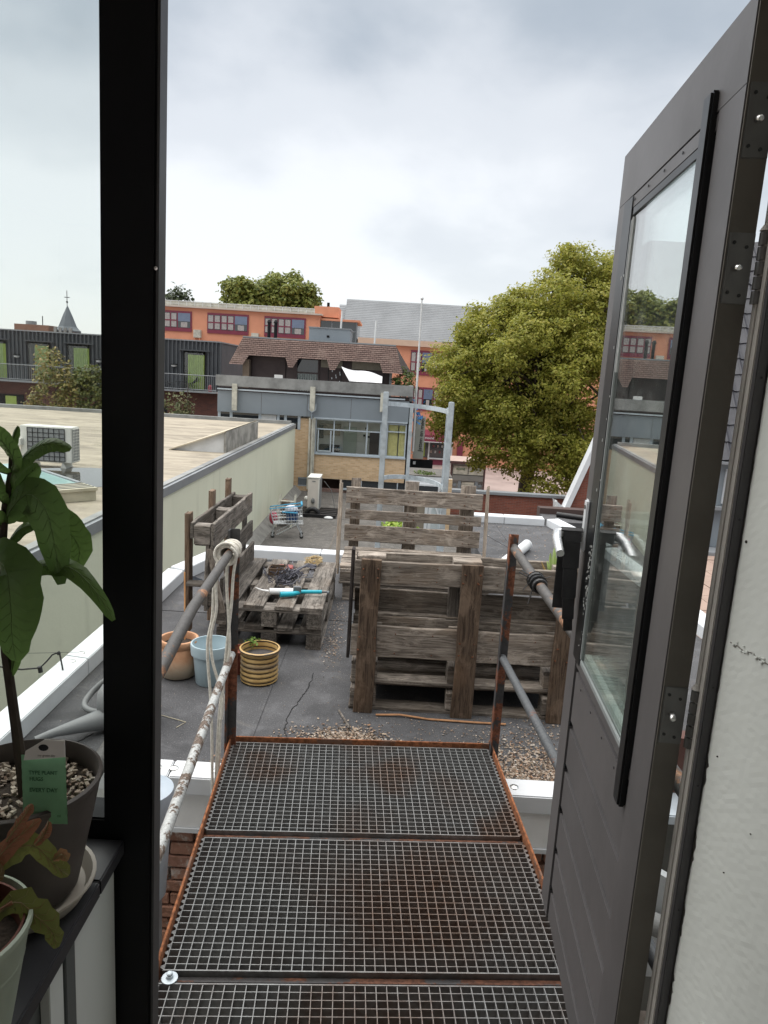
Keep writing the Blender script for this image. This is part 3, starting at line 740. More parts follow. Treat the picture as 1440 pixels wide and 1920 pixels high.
MB(SM).prism([(x, y, .0085) for x, y in cardpoly], (0, 0, .0008)).build('header_card', M_card, sa)
MB(SM).prism([(x, y, .0094) for x, y in hole], (0, 0, .0002)).build('punched_hole', M_doorb, sa)
M_ink = plain('print_green', (.05, .16, .08), .5, 0, .1, 9, 0)
M_inkg = plain('print_grey', (.35, .32, .30), .5, 0, .1, 9, 0)
for body, sz, x, y, mm in (("TYPE PLANT", .0068, .030, .066, M_ink), ("HUGS", .0068, .021, .058, M_ink), ("EVERY DAY", .0072, .030, .044, M_ink), ("ml", .005, .049, .012, M_ink), ("my green day", .0042, .036, .0885, M_inkg)):
    text('printing', body, sz, SM @ Matrix.Translation((x, y, .0096 if y > .085 else .0082)), mm, sa, .0002)
# small begonia in a pale green pot, front
p2 = thing('potted_begonia', 'small spotted-leaf plant with browned leaf tips in a pale green pot', 'potted plant', (-.425, .63, 1.06))
c2 = (-.428, .635, 0)
MB().lathe([(0, 1.061), (.050, 1.061), (.054, 1.064), (.080, 1.205), (.083, 1.21), (.0825, 1.216), (.079, 1.217), (.076, 1.205), (.074, 1.17)], 48, c2).build('cover_pot', M_potg, p2, smooth=True)
MB().lathe([(.050, 1.09), (.066, 1.165), (.074, 1.200), (.0755, 1.2125), (.073, 1.2125), (.069, 1.18), (0, 1.178)], 40, c2).build('inner_pot', M_terra, p2, smooth=True)
MB().lathe([(0, 1.185), (.069, 1.182)], 20, c2).build('soil', M_soil, p2)
M_veinr = leafmat('begonia_vein', [(.30, .16, .08), (.22, .22, .10)], .3, .4)
BL = [([(-.42, .64, 1.19), (-.40, .66, 1.255), (-.378, .68, 1.285), (-.357, .70, 1.300)], .022, .3, 1), ([(-.41, .64, 1.2), (-.395, .67, 1.262), (-.365, .69, 1.275), (-.345, .70, 1.245), (-.328, .70, 1.232)], .030, .4, 0),
      ([(-.40, .64, 1.2), (-.37, .66, 1.228), (-.35, .665, 1.21), (-.334, .67, 1.185), (-.330, .67, 1.165)], .030, .4, 0), ([(-.42, .63, 1.2), (-.41, .64, 1.24), (-.395, .65, 1.262), (-.378, .66, 1.258)], .045, .3, 0),
      ([(-.43, .63, 1.2), (-.43, .65, 1.25), (-.44, .66, 1.285), (-.42, .68, 1.30)], .035, .5, 0), ([(-.43, .63, 1.2), (-.45, .62, 1.235), (-.48, .61, 1.24), (-.51, .60, 1.22)], .06, .5, 0),
      ([(-.42, .63, 1.2), (-.41, .60, 1.225), (-.40, .58, 1.22), (-.395, .57, 1.2)], .05, .7, 0), ([(-.44, .63, 1.2), (-.45, .58, 1.23), (-.46, .56, 1.225)], .05, .6, 0),
      ([(-.36, .69, 1.275), (-.352, .70, 1.285), (-.348, .70, 1.298)], .012, .4, 1), ([(-.345, .70, 1.25), (-.335, .70, 1.258), (-.329, .70, 1.25)], .012, .4, 1), ([(-.385, .68, 1.285), (-.373, .69, 1.305), (-.366, .70, 1.318)], .014, .3, 1)]
for i, (p, w, ro, dry) in enumerate(BL): leaf(p2, p, w * .85, M_leafr if dry else M_leafy, ro, .4, 12, .28, seed=50 + i, vein=M_veinr)
for i, p in enumerate([[(-.43, .635, 1.18), (-.415, .65, 1.235), (-.39, .67, 1.27)], [(-.425, .635, 1.18), (-.40, .65, 1.21), (-.37, .66, 1.228)], [(-.43, .635, 1.18), (-.43, .65, 1.24), (-.44, .66, 1.27)]]):
    MB().tube(p, .0022, 6).build('stem', M_leafr, p2, smooth=True)

# ================================================================== walkway of steel grating
WK = Matrix.Translation((-.036, 2.93, .17)) @ Matrix.Rotation(rad(3.4), 4, 'Z')
wk = thing('footbridge', 'rusty steel grating walkway leading from the doorway onto the felt roof', 'walkway', (-.036, 2.93, .0), rad(3.4))
HW = .572
def wb(name, mat, x0, x1, y0, y1, z0, z1, bev=.0015): return bx(name, mat, wk, x0, x1, y0, y1, z0, z1, bev, WK)
wb('side_angle', M_rust, -HW - .014, -HW - .006, -1.84, .03, -.05, .032)
wb('side_angle', M_rust, HW + .006, HW + .014, -1.84, .03, -.05, .032)
wb('end_angle', M_rust, -HW - .005, HW + .005, .008, .016, -.05, .022)
wb('end_flange', M_rust, -HW - .005, HW + .005, .0165, .045, .0, .006)
wb('support_angle', M_rust, -HW - .005, -HW + .035, -1.84, .005, -.052, -.046)
wb('support_angle', M_rust, HW - .035, HW + .005, -1.84, .005, -.052, -.046)
M_bar = rusty('cross_member', (.035, .032, .032), (.14, .06, .035), .5, .1, .6, 8)
PANELS = [(-.625, -.005), (-1.235, -.665), (-1.84, -1.275)]
for y in (-.645, -1.255):
    wb('cross_member', M_bar, -HW, HW, y - .017, y + .017, -.05, -.012)
    wb('cross_member_lip', M_bar, -HW, HW, y - .017, y - .012, -.011, .004, 0)
bear = MB(); 
for pi, (y0, y1) in enumerate(PANELS):
    gp = MB(WK).box(-HW + .004, HW - .004, y1 - .004, y1, -.026, .004).box(-HW + .004, HW - .004, y0, y0 + .004, -.026, .004).build('grating_panel', M_grating, wk)
    nx = 39; nr = round((y1 - y0) / .0250)
    me = None
    for i in range(nx + 1):
        x = -HW + .006 + (2 * HW - .012) * i / nx; M = WK @ Matrix.Translation((x, (y0 + y1) / 2, -.0105))
        if me is None:
            me = bpy.data.meshes.new('bearing_bar'); b = MB().box(-.0012, .0012, (y0 - y1) / 2 + .0045, (y1 - y0) / 2 - .0045, -.0135, .0135); me.from_pydata(b.v, [], b.f); me.materials.append(M_grating)
        inst('bearing_bar', me, M, gp)
    me = bpy.data.meshes.new('cross_bar'); b = MB().box(-HW + .0045, HW - .0045, -.0011, .0011, -.012, .012); me.from_pydata(b.v, [], b.f); me.materials.append(M_grating)
    for j in range(1, nr):
        inst('cross_bar', me, WK @ Matrix.Translation((0, y0 + (y1 - y0) * j / nr, -.0105 + .0008)), gp)
    for s in (-1, 1):          # teeth where the bars meet the side angle
        tm = MB(WK)
        for j in range(nr):
            y = y0 + (y1 - y0) * (j + .5) / nr; tm.prism([(s * (HW - .004), y - .008, .0035), (s * (HW + .0045), y - .003, .0035), (s * (HW + .0045), y + .003, .0035), (s * (HW - .004), y + .008, .0035)], (0, 0, -.02))
        tm.build('edge_teeth', M_grating, gp, kind='stuff')
wsh = MB(WK).lathe([(0, .004), (.021, .004), (.0215, .0075), (.010, .009), (.0095, .016), (0, .017)], 24, (-HW + .03, -1.262, 0)).build('washer', M_galv, wk, smooth=True)
MB(WK).lathe([(0, .017), (.0085, .017), (.0085, .022), (.006, .0235), (0, .0235)], 6, (-HW + .03, -1.262, 0)).build('bolt_head', M_galv, wsh)
# handrails
def post(x, y, h, nm=None):
    p = MB().box(x - .021, x + .021, y - .003, y + .003, .12, h).box(x - .021, x - .015, y - .042, y - .0035, .12, h).build('post', M_post, wk, bevel=.0015)
    return p
post(-.612, 2.872, 1.145); post(.556, 2.945, 1.175)
MB().tube([(-.612, 2.85, 1.072), (-.575, 2.10, 1.060), (-.543, 1.685, 1.036), (-.52, 1.09, 1.02)], .0175, 16).build('top_rail', M_railp, wk, smooth=True)
MB().tube([(-.612, 2.85, .60), (-.596, 2.553, .586), (-.543, 1.684, .533), (-.51, 1.09, .51)], .0165, 16).build('lower_rail', M_rails, wk, smooth=True)
MB().tube([(.556, 2.92, 1.122), (.576, 2.489, 1.093), (.598, 2.159, 1.068), (.66, 1.10, .99)], .0185, 16).build('top_rail', M_railp, wk, smooth=True)
MB().tube([(.552, 2.92, .63), (.599, 2.116, .62), (.65, 1.10, .60)], .0165, 16).build('lower_rail', M_railo, wk, smooth=True)
# tape bundle on the right rail
tp = MB(); ax = Vector((.02, -.40, -.028)).normalized(); cc = Vector((.5745, 2.50, 1.094))
for k in range(7): tp.lathe([(.022, -.007), (.029 + .004 * math.sin(k * 2.1), -.004), (.030 + .004 * math.cos(k * 1.7), .004), (.022, .007)], 14, cc + ax * (-.036 + .012 * k), ax.to_track_quat('Z', 'Y').to_matrix())
tp.beam(cc + Vector((-.03, .03, .012)), cc + Vector((-.065, .035, .028)), .012, .002); tp.beam(cc + Vector((-.022, -.02, -.02)), cc + Vector((-.035, -.035, -.07)), .02, .0015, (1, 0, 0))
tp.beam(cc + Vector((-.03, .02, -.01)), cc + Vector((-.05, .0, -.03)), .016, .0015, (1, 0, 0)); tp.beam(cc + Vector((.02, .01, .015)), cc + Vector((.045, -.01, .03)), .02, .0015); tp.beam(cc + Vector((-.02, .035, .015)), cc + Vector((-.05, .06, .03)), .008, .0015)
tag(tp.build('tape_bundle', M_tape, None), 'black tape wrapped in a ragged bundle round the right handrail', 'tape')
# white rope: turns on the left rail, hanging loops
ro = thing('rope', 'white rope wound round the left handrail with long hanging loops', 'rope', (-.612, 2.82, 1.07))
cl = MB(); ax = Vector((-.03, -.62, -.012)).normalized(); Q = ax.to_track_quat('Z', 'Y').to_matrix(); c0 = Vector((-.6125, 2.815, 1.0715))
def coil(t0, n, r0, pitch, wob=0):
    return [c0 + Q @ Vector((math.cos(a) * (r0 + wob * math.sin(a * .37)), math.sin(a) * (r0 + wob * math.cos(a * .23)), t0 + pitch * a / 6.283)) for a in [k * .35 for k in range(int(n * 18) + 1)]]
cl.tube(coil(-.03, 9, .030, .0125), .0062, 7); cl.tube(coil(.0, 6, .036, .014, .003), .006, 7)
cl.tube(coil(.075, 1.2, .040, .02, .006), .006, 7)
cl.build('coil', M_rope, ro, smooth=True)
for i, pts in enumerate([[(-.652, 2.765, 1.06), (-.668, 2.755, .95), (-.672, 2.75, .80), (-.688, 2.745, .70), (-.686, 2.745, .60), (-.672, 2.74, .45), (-.664, 2.735, .30), (-.656, 2.73, -.02)],
                         [(-.580, 2.77, 1.07), (-.592, 2.762, .98), (-.597, 2.76, .86), (-.610, 2.755, .70), (-.622, 2.75, .55), (-.636, 2.745, .38), (-.642, 2.74, .2), (-.645, 2.735, .02)],
                         [(-.618, 2.77, 1.04), (-.62, 2.765, .95), (-.612, 2.76, .85), (-.606, 2.755, .78), (-.60, 2.75, .66), (-.616, 2.745, .56), (-.628, 2.742, .40), (-.634, 2.738, .16), (-.637, 2.735, .08)],
                         [(-.655, 2.76, 1.05), (-.660, 2.752, .93), (-.655, 2.745, .83), (-.675, 2.742, .72), (-.668, 2.74, .62), (-.640, 2.74, .52), (-.62, 2.738, .46), (-.625, 2.735, .36)]]):
    MB().tube(sm(pts), .0062, 7).build('strand', M_rope, ro, smooth=True)

# ================================================================== benches made of pallets
def lying(t, x0, x1, y0, y1, z, mat, along='x', deck=None):
    """one pallet lying flat: bottom runners, nine blocks, cross battens, deck boards"""
    P = (lambda a, b, c: (a, b, c)) if along == 'x' else (lambda a, b, c: (b, a, c))
    a0, a1, b0, b1 = (x0, x1, y0, y1) if along == 'x' else (y0, y1, x0, x1)
    rows = [b0 + .052, (b0 + b1) / 2, b1 - .052]; cols = [a0 + .073, (a0 + a1) / 2, a1 - .073]
    for b in rows: plank(t, P(a0, b, z + .011), P(a1, b, z + .011), .10, .022, (0, 0, 1), mat)
    for b in rows:
        for a in cols: plank(t, P(a - .07, b, z + .061), P(a + .07, b, z + .061), .098, .076, (0, 0, 1), mat, 'block', .002)
    for a in cols: plank(t, P(a, b0 + .004, z + .1105), P(a, b1 - .004, z + .1105), .14, .021, (0, 0, 1), mat)
    for (c, w) in (deck or [(b0 + .07, .14), (b0 + .235, .1), ((b0 + b1) / 2, .14), (b1 - .235, .1), (b1 - .07, .14)]):
        plank(t, P(a0, c, z + .133), P(a1, c, z + .133), w, .022, (0, 0, 1), mat)
M_woodk = wood('black_stained_wood', (.018, .015, .014), (.05, .042, .04), (.04, .03, .026))
# --- near bench, its back towards us
nb = thing('pallet_bench', 'big weathered pallet bench with three brown posts on its back, beside the walkway', 'bench', (.47, 3.9, 0), 0, 'benches built from pallets')
for x, w in ((-.052, .104), (.482, .112), (.995, .10)):
    plank(nb, (x, 3.595, 0.004), (x + .002, 3.602, .858), w, .026, (0, -1, 0), M_woodb, 'post')
for z, w in ((.786, .122), (.400, .176)):
    plank(nb, (-.135, 3.624, z), (1.075, 3.63, z), w, .022, (0, -1, 0), M_woodg)
for x in (-.05, .46, .99):
    for z, h in ((.80, .10), (.42, .13)):
        plank(nb, (x - .075, 3.69, z + .014), (x + .075, 3.69, z + .014), .094, h, (0, 0, 1), M_woodg, 'block', .002)
for x in (-.06, .405, 1.0): plank(nb, (x, 3.70, .47), (x, 3.70, .755), .06, .05, (0, -1, 0), M_woodd, 'batten')
for z, w, yk in ((.822, .085, 3.752), (.605, .125, 3.715), (.488, .085, 3.665), (.415, .12, 3.752)):
    plank(nb, (-.13, yk, z), (1.075, yk + .003, z), w, .022, (0, -1, 0), M_woodg)
plank(nb, (-.125, 3.69, .537), (1.07, 3.69, .537), .05, .012, (0, 0, 1), M_woodg, 'ledge')
plank(nb, (.50, 3.69, .706), (1.06, 3.69, .706), .11, .016, (0, 0, 1), M_woodd, 'trough_floor')
dkn = [(3.86, .13), (4.0, .13), (4.14, .12), (4.27, .12), (4.39, .12)]
lying(nb, -.13, 1.07, 3.625, 4.455, 0, M_woodg, deck=[(3.765, .145), (3.92, .145), (4.075, .145), (4.23, .145), (4.385, .14)]); lying(nb, -.13, 1.07, 3.655, 4.455, .145, M_woodg, deck=dkn)
plank(nb, (-.150, 3.66, .30), (-.150, 3.70, .89), .11, .016, (-1, 0, 0), M_woodk, 'side_board', label='black stained side board of the near bench')
# --- far bench facing us
fb = thing('pallet_bench', 'pallet bench with high slatted backrest and pale side boards, facing the house', 'bench', (.28, 6, 0), 0, 'benches built from pallets')
for x, w, h in ((-.265, .09, .885), (.24, .125, .885), (.75, .135, .875)):
    plank(fb, (x, 6.345, .02), (x, 6.345, h), w, .024, (0, -1, 0), M_woodg, 'post')
for x in (-.265, .24, .75):
    for z in (.745, .40): plank(fb, (x - .06, 6.30, z), (x + .06, 6.30, z), .06, .09, (0, 0, 1), M_woodg, 'block', .002)
for z, w in ((.748, .142), (.572, .088), (.402, .15)):
    plank(fb, (-.345, 6.255, z), (.875, 6.262, z - .006), w, .024, (0, -1, 0), M_woodg)
dk = [(5.58, .10), (5.71, .13), (5.86, .10), (6.0, .13), (6.14, .09)]
lying(fb, -.33, .885, 5.50, 6.22, .145, M_woodg, deck=dk); lying(fb, -.30, .885, 5.52, 6.22, 0, M_woodg)
for x, y in ((-.375, 6.12), (-.398, 6.30)): plank(fb, (x, y - .10, .08), (x - .004, y, .87), .075, .016, (-1, 0, 0), M_woodp, 'side_board')
for x, y in ((.893, 6.16), (.922, 6.34)): plank(fb, (x - .01, y - .22, .24), (x + .004, y, .88), .07, .016, (-1, 0, 0), M_woodp, 'side_board')
# --- dark bench at the left
lb = thing('pallet_bench', 'dark low pallet bench with an upright planter pallet behind the plant pots', 'bench', (-.8, 5, 0), 0, 'benches built from pallets')
dk = [(-.985, .11), (-.815, .135), (-.615, .12), (-.437, .148)]
lying(lb, -1.06, -.362, 4.42, 5.60, .145, M_woodd, 'y', dk); lying(lb, -1.06, -.362, 4.43, 5.60, 0, M_woodd, 'y', dk)
for y, h, x in ((4.40, .882, -1.232), (4.86, .955, -1.20), (5.36, .965, -1.20)):
    plank(lb, (x, y, .10 if y < 4.5 else .02), (x, y, h), .085, .032, (-1, 0, 0), M_woodb, 'post')
plank(lb, (-1.045, 4.25, .772), (-1.045, 5.46, .775), .155, .024, (1, 0, 0), M_woodd)
plank(lb, (-1.175, 4.26, .80), (-1.175, 5.45, .80), .10, .022, (1, 0, 0), M_woodd)
plank(lb, (-1.035, 4.30, .565), (-1.035, 5.46, .565), .13, .022, (1, 0, 0), M_woodd)
plank(lb, (-1.02, 4.40, .385), (-1.02, 5.46, .385), .15, .022, (1, 0, 0), M_woodd)
for y in (4.30, 4.85, 5.39):
    plank(lb, (-1.16, y, .775), (-1.062, y, .775), .10, .12, (0, 0, 1), M_woodd, 'block', .002)
    plank(lb, (-1.085, y, .29), (-1.075, y, .72), .09, .022, (1, 0, 0), M_woodd, 'batten')
plank(lb, (-1.11, 4.30, .705), (-1.11, 5.44, .705), .11, .016, (0, 0, 1), M_woodd, 'trough_floor')
plank(lb, (-1.065, 4.26, .69), (-.985, 4.30, .27), .035, .022, (0, -1, 0), M_woodg, 'brace')
plank(lb, (-1.22, 4.33, .44), (-1.02, 4.33, .44), .085, .02, (0, 0, 1), M_woodd, 'ledge')
plank(lb, (-1.10, 4.33, .435), (-1.10, 4.9, .52), .05, .02, (0, 0, 1), M_woodd, 'ledge')
plank(lb, (-1.11, 4.33, .36), (-1.03, 4.33, .36), .12, .09, (0, 0, 1), M_woodd, 'block', .002)

# things lying on the dark bench
cg = thing('sealant_gun', 'turquoise sealant gun with white cartridge on the dark bench', 'sealant gun', (-.6, 4.65, .32))
M_tq = plain('turquoise_plastic', (.015, .36, .46), .35, 0, .08, 9, 0); M_cart = plain('cartridge_white', (.80, .80, .80), .35, 0, .05, 9, 0); M_gun = plain('gun_grey', (.13, .14, .15), .5, 0, .1, 9, 0)
zt = .322
MB().tube([(-.745, 4.63, zt), (-.588, 4.655, zt), (-.586, 4.655, zt)], [.022, .022, .018], 14).build('cartridge', M_cart, cg, smooth=True)
MB().tube([(-.75, 4.63, zt), (-.79, 4.628, zt + .004), (-.815, 4.63, zt + .010), (-.842, 4.64, zt + .018)], [.010, .007, .0055, .003], 10).build('nozzle', M_cart, cg, smooth=True)
MB().beam((-.585, 4.655, zt + .012), (-.535, 4.66, zt + .012), .034, .05).build('body', M_gun, cg, bevel=.004)
MB().tube([(-.545, 4.655, zt - .004), (-.585, 4.615, zt - .004), (-.665, 4.585, zt - .004)], [.014, .017, .019], 12).build('grip', M_tq, cg, smooth=True)
MB().tube([(-.535, 4.66, zt), (-.395, 4.685, zt)], .013, 10).build('rod', M_tq, cg, smooth=True)
MB().beam((-.395, 4.685, zt), (-.345, 4.69, zt), .014, .012).build('hook', M_gun, cg, bevel=.002)
MB().beam((-.352, 4.665, zt), (-.35, 4.71, zt - .002), .012, .012).build('hook_end', M_gun, cg, bevel=.002)
# dark netting bundle
rn = random.Random(11); nt = MB()
for k in range(60):
    c = Vector((-.70 + rn.gauss(0, .055), 5.02 + rn.gauss(0, .10), .30)); p = [c]
    for q in range(7): p.append(p[-1] + Vector((rn.gauss(0, .022), rn.gauss(.01, .022), rn.gauss(.003, .012)))); p[-1].z = min(max(p[-1].z, .296), .36)
    nt.tube(p, .0035, 4)
for k in range(5): nt.tube([(-.66, 5.15, .31), (-.63 + .01 * k, 5.27, .315 + .004 * k), (-.57, 5.30 + .02 * k, .325), (-.50, 5.33, .31 + .004 * k)], .007, 5)
tag(nt.build('net_bundle', leafmat('net_dark', [(.02, .02, .025), (.08, .08, .10), (.2, .2, .22)], 0, .8), None), 'dark tangled netting bundle lying on the dark bench seat', 'netting')
tw = MB()
for k in range(34):
    a = rn.uniform(0, 6.28); c = Vector((-.54, 5.50, .30))
    p = [c + Vector((math.cos(a + q * .7) * rn.uniform(.03, .075), math.sin(a + q * .7) * rn.uniform(.04, .10), rn.uniform(0, .05))) for q in range(6)]
    tw.tube(p, .002, 4)
tag(tw.build('twine_tangle', plain('straw_twine', (.52, .40, .22), .9, 0, .2, 30, 0), None), 'tangle of straw coloured twine at the far end of the dark bench', 'twine')
bxk = thing('small_crate', 'small open wooden box standing beside the dark netting', 'box', (-.78, 5.16, .29))
for (a, b) in (((-.83, 5.10), (-.72, 5.10)), ((-.83, 5.22), (-.72, 5.22)), ((-.83, 5.105), (-.83, 5.215)), ((-.72, 5.105), (-.72, 5.215))): plank(bxk, (*a, .322), (*b, .322), .055, .01, (b[1] - a[1], b[0] - a[0], 0), M_woodb, 'side', .001)
tag(MB().box(-.80, -.68, 5.30, 5.40, .29, .305).build('red_wrapper', plain('wrapper_red', (.35, .08, .07), .5, 0, .3, 30, .1), None, bevel=.006), 'crumpled faded red packet behind the netting on the dark bench', 'packet')
tag(MB().prism([(-1.40, 4.98, .30), (-1.29, 4.93, .285), (-1.25, 5.01, .19), (-1.36, 5.05, .205)], (.01, -.012, .006)).build('solar_lamp', plain('solar_panel', (.10, .13, .17), .3, 0, .2, 9, 0), None, bevel=.003), 'small dark tilted solar panel behind the dark bench by the capping', 'solar panel')

# ---- pots on the felt roof
def pot(name, label, c, prof, mat, inside=None, n=48):
    t = thing(name, label, 'flower pot', (*c, 0), 0, 'pots in front of the dark bench')
    MB().lathe(prof, n, (*c, 0)).build('shell', mat, t, smooth=True)
    return t
def terra():
    t = NT('terracotta'); co = t.coord('Object', offset=False); n = t.noise(co, 12, 6, .65, .6)
    z = t.n('ShaderNodeSeparateXYZ'); t.l(co, z.inputs[0])
    f = t.step(t.math('ADD', z.outputs['Z'], t.math('MULTIPLY', n, .14)), .10, -.02)
    c = t.mix(t.step(n, .35, .7), (.50, .285, .17), (.42, .225, .13)); c = t.mix(f, c, (.50, .42, .32))
    return t.fin(c, .85, 0, .2)
p = pot('terracotta_pot', 'round bellied terracotta pot, leftmost of the pots on the roof', (-1.155, 3.93), [(0, .002), (.085, .002), (.10, .012), (.122, .07), (.124, .11), (.112, .165), (.105, .185), (.112, .2), (.116, .225), (.112, .232), (.098, .232), (.094, .22), (.092, .19), (0, .188)], terra())
MB().lathe([(0, .197), (.0925, .193)], 24, (-1.155, 3.93, 0)).build('soil', M_soil, p)
MB().tube([(-1.14, 4.0, .19), (-1.147, 4.02, .45), (-1.152, 4.03, .60)], .0042, 6).build('bamboo_stick', plain('bamboo_orange', (.60, .30, .12), .6, 0, .2, 30, .1), p)
M_blue = plain('pale_blue_plastic', (.33, .42, .46), .42, 0, .06, 4, .02)
p = pot('blue_pot', 'pale blue plastic pot with thick rim beside the terracotta pot', (-.945, 3.86), [(0, .002), (.084, .002), (.088, .008), (.104, .18), (.116, .18), (.119, .235), (.117, .242), (.109, .242), (.106, .20), (.098, .19), (.084, .02), (0, .02)], M_blue)
MB().lathe([(0, .16), (.0975, .16)], 24, (-.945, 3.86, 0)).build('rainwater', plain('pot_water', (.20, .30, .34), .05, 0, .2, 8, 0, spec=.5), p)
M_redp = plain('red_plastic_pot', (.20, .055, .035), .4, 0, .1, 9, .02)
p = pot('red_pot', 'small dark red plastic pot half hidden behind the yellow striped pot', (-.80, 4.02), [(0, .002), (.05, .002), (.068, .13), (.072, .13), (.073, .15), (.068, .15), (.062, .12), (0, .118)], M_redp)
MB().lathe([(.060, .118), (.071, .155), (.073, .185), (.070, .185), (.066, .155)], 28, (-.80, 4.02, 0)).build('clear_liner', M_glass, p, smooth=True)
foliage('seedling', p, [((-.745, 4.03, .19), (.035, .035, .02))], 14, 5, .012, leafmat('seedling_leaf', [(.10, .2, .04), (.2, .3, .06)], .3), 3, .012, .3)
def striped():
    t = NT('striped_glaze'); co = t.coord('Object', offset=False); n = t.noise(co, 16, 5, .65); s = t.n('ShaderNodeSeparateXYZ'); t.l(co, s.inputs[0])
    zz_ = t.math('ADD', s.outputs['Z'], t.math('MULTIPLY', t.math('SUBTRACT', n, .5), .010))
    ph = t.math('SINE', t.math('MULTIPLY', zz_, 215.0))
    band = t.step(t.math('ABSOLUTE', t.math('ADD', zz_, -.012)), .022, .012)
    c = t.mix(t.step(n, .3, .7), (.52, .36, .15), (.40, .25, .09)); c = t.mix(t.math('MULTIPLY', band, .6), c, (.20, .16, .12))
    c = t.mix(t.step(ph, .45, .85), c, (.055, .035, .02))
    return t.fin(c, .35, 0, .5)
prof = [(0, .002), (.098, .002), (.104, .008)]
for k in range(29):
    z = .012 + k * .006; prof.append((.1085 + .0028 * math.sin((z - .1) * -215), z))
prof += [(.117, .186), (.120, .192), (.120, .200), (.115, .204), (.108, .204), (.105, .19), (.104, .15), (0, .148)]
p = pot('striped_pot', 'yellow and brown ringed ceramic pot, rightmost of the pots', (-.678, 3.925), prof, striped(), n=56)
MB().lathe([(0, .153), (.1045, .151)], 24, (-.678, 3.925, 0)).build('soil', plain('dry_soil', (.06, .055, .055), .9, 0, .4, 40, .4), p)
# watering can on its side
wc = thing('watering_can', 'grey plastic watering can lying on its side beside the left capping', 'watering can', (-1.30, 3.3, 0))
M_can = plain('can_grey', (.16, .165, .17), .45, 0, .1, 6, .04)
axm = Vector((.95, .28, .05)).to_track_quat('Z', 'Y').to_matrix()
MB().lathe([(0, -.14), (.06, -.135), (.095, -.11), (.112, -.05), (.115, .05), (.11, .13), (.10, .15), (0, .152)], 32, (-1.24, 3.33, .118), axm).build('body', M_can, wc, smooth=True)
MB().tube(sm([(-1.28, 3.27, .06), (-1.36, 3.19, .065), (-1.43, 3.09, .078), (-1.48, 3.035, .08), (-1.535, 2.985, .07)], 4), [.05 * (1 - k / 16) ** 2 + .017 for k in range(17)], 14).build('spout', M_can, wc, smooth=True)
MB().tube(sm([(-1.28, 3.46, .21), (-1.38, 3.475, .17), (-1.46, 3.45, .10), (-1.478, 3.38, .058), (-1.42, 3.33, .05), (-1.33, 3.31, .06)]), .0155, 12).build('handle', M_can, wc, smooth=True)
# white tube, aloe, string light, stick
wtb = thing('white_tube', 'white plastic pipe lying on the felt roof behind the walkway post', 'pipe', (1.4, 7.2, .06))
MB().tube([(1.10, 6.55, .058), (1.60, 7.68, .058)], .056, 20).build('pipe', M_white2, wtb, smooth=True)
dv = Vector((.5, 1.13, 0)).normalized()
MB().tube([Vector((1.60, 7.68, .058)) - dv * .03, Vector((1.60, 7.68, .058)) + dv * .015, Vector((1.60, 7.68, .058)) + dv * .022], [.060, .060, .05], 20).build('end_cap', M_white, wtb, smooth=True)
al = thing('aloe_plant', 'small spiky green aloe growing in the trough of the near bench', 'plant', (.925, 3.70, .72))
M_aloe = leafmat('aloe_leaf', [(.20, .33, .08), (.30, .42, .13), (.38, .48, .2)], .15, .4); M_aloy = leafmat('aloe_leaf_dry', [(.5, .38, .15), (.45, .3, .12)], .1, .5)
for i, (tx, tz, w, mm) in enumerate([(-.004, .955, .022, M_aloe), (.012, .90, .018, M_aloe), (-.022, .925, .016, M_aloe), (.035, .91, .016, M_aloe), (.066, .935, .010, M_aloe), (.028, .875, .014, M_aloe), (-.036, .88, .014, M_aloe), (-.066, .875, .009, M_aloy)]):
    leaf(al, [(.925, 3.70, .735), (.925 + tx * .35, 3.70, .80), (.925 + tx * .75, 3.70 + .01 * (i % 3 - 1), .735 + (tz - .735) * .75), (.925 + tx, 3.70, tz)], w, mm, .2, .5, 8, .02, 'leaf', 90 + i)
MB().box(.56, 1.05, 3.655, 3.735, .71, .745).build('soil', M_soil, al)
sl_ = thing('string_light', 'black festoon cable with one clear bulb in front of the green wall', 'string light', (-1.9, 3.4, .5))
MB().tube([(-2.5, 3.7, .14), (-2.2, 3.7, .098), (-2.085, 3.7, .089), (-1.966, 3.7, .080), (-1.861, 3.7, .096), (-1.82, 3.7, .14), (-1.79, 3.7, .178), (-1.765, 3.7, .190), (-1.748, 3.7, .182), (-1.73, 3.68, .14), (-1.715, 3.66, .11)], .0045, 6).build('cable', M_tape, sl_, smooth=True)
MB().tube([(-1.863, 3.7, .104), (-1.858, 3.7, .070)], .0125, 10).build('socket', M_tape, sl_)
MB().lathe([(.008, 0), (.013, -.01), (.018, -.03), (.016, -.045), (.0, -.055)], 14, (-1.857, 3.7, .071)).build('bulb', M_glass, sl_, smooth=True)
MB().tube([(-1.76, 3.7, .197), (-1.75, 3.7, .183)], .010, 8).build('hook', M_tape, sl_)
tag(MB().tube([(-3.2, 3.72, .06), (-1.62, 3.70, .205)], .0012, 5).build('wire', M_tape, None), 'thin taut wire crossing in front of the green wall', 'wire')
tag(MB().tube([(-.18, 3.58, .008), (-.12, 3.42, .008), (-.115, 3.38, .012)], .006, 6).build('dry_stick', M_woodd, None), 'short dark stick lying on the felt beside the near bench', 'stick')
tag(MB().tube([(.02, 3.555, .008), (.15, 3.56, .014), (.3, 3.54, .008), (.55, 3.53, .010), (.72, 3.535, .008)], .0055, 6).build('bark_strip', plain('bark_orange', (.42, .22, .11), .9, 0, .3, 20, .2), None), 'long orange strip of bark lying along the foot of the near bench', 'bark strip')
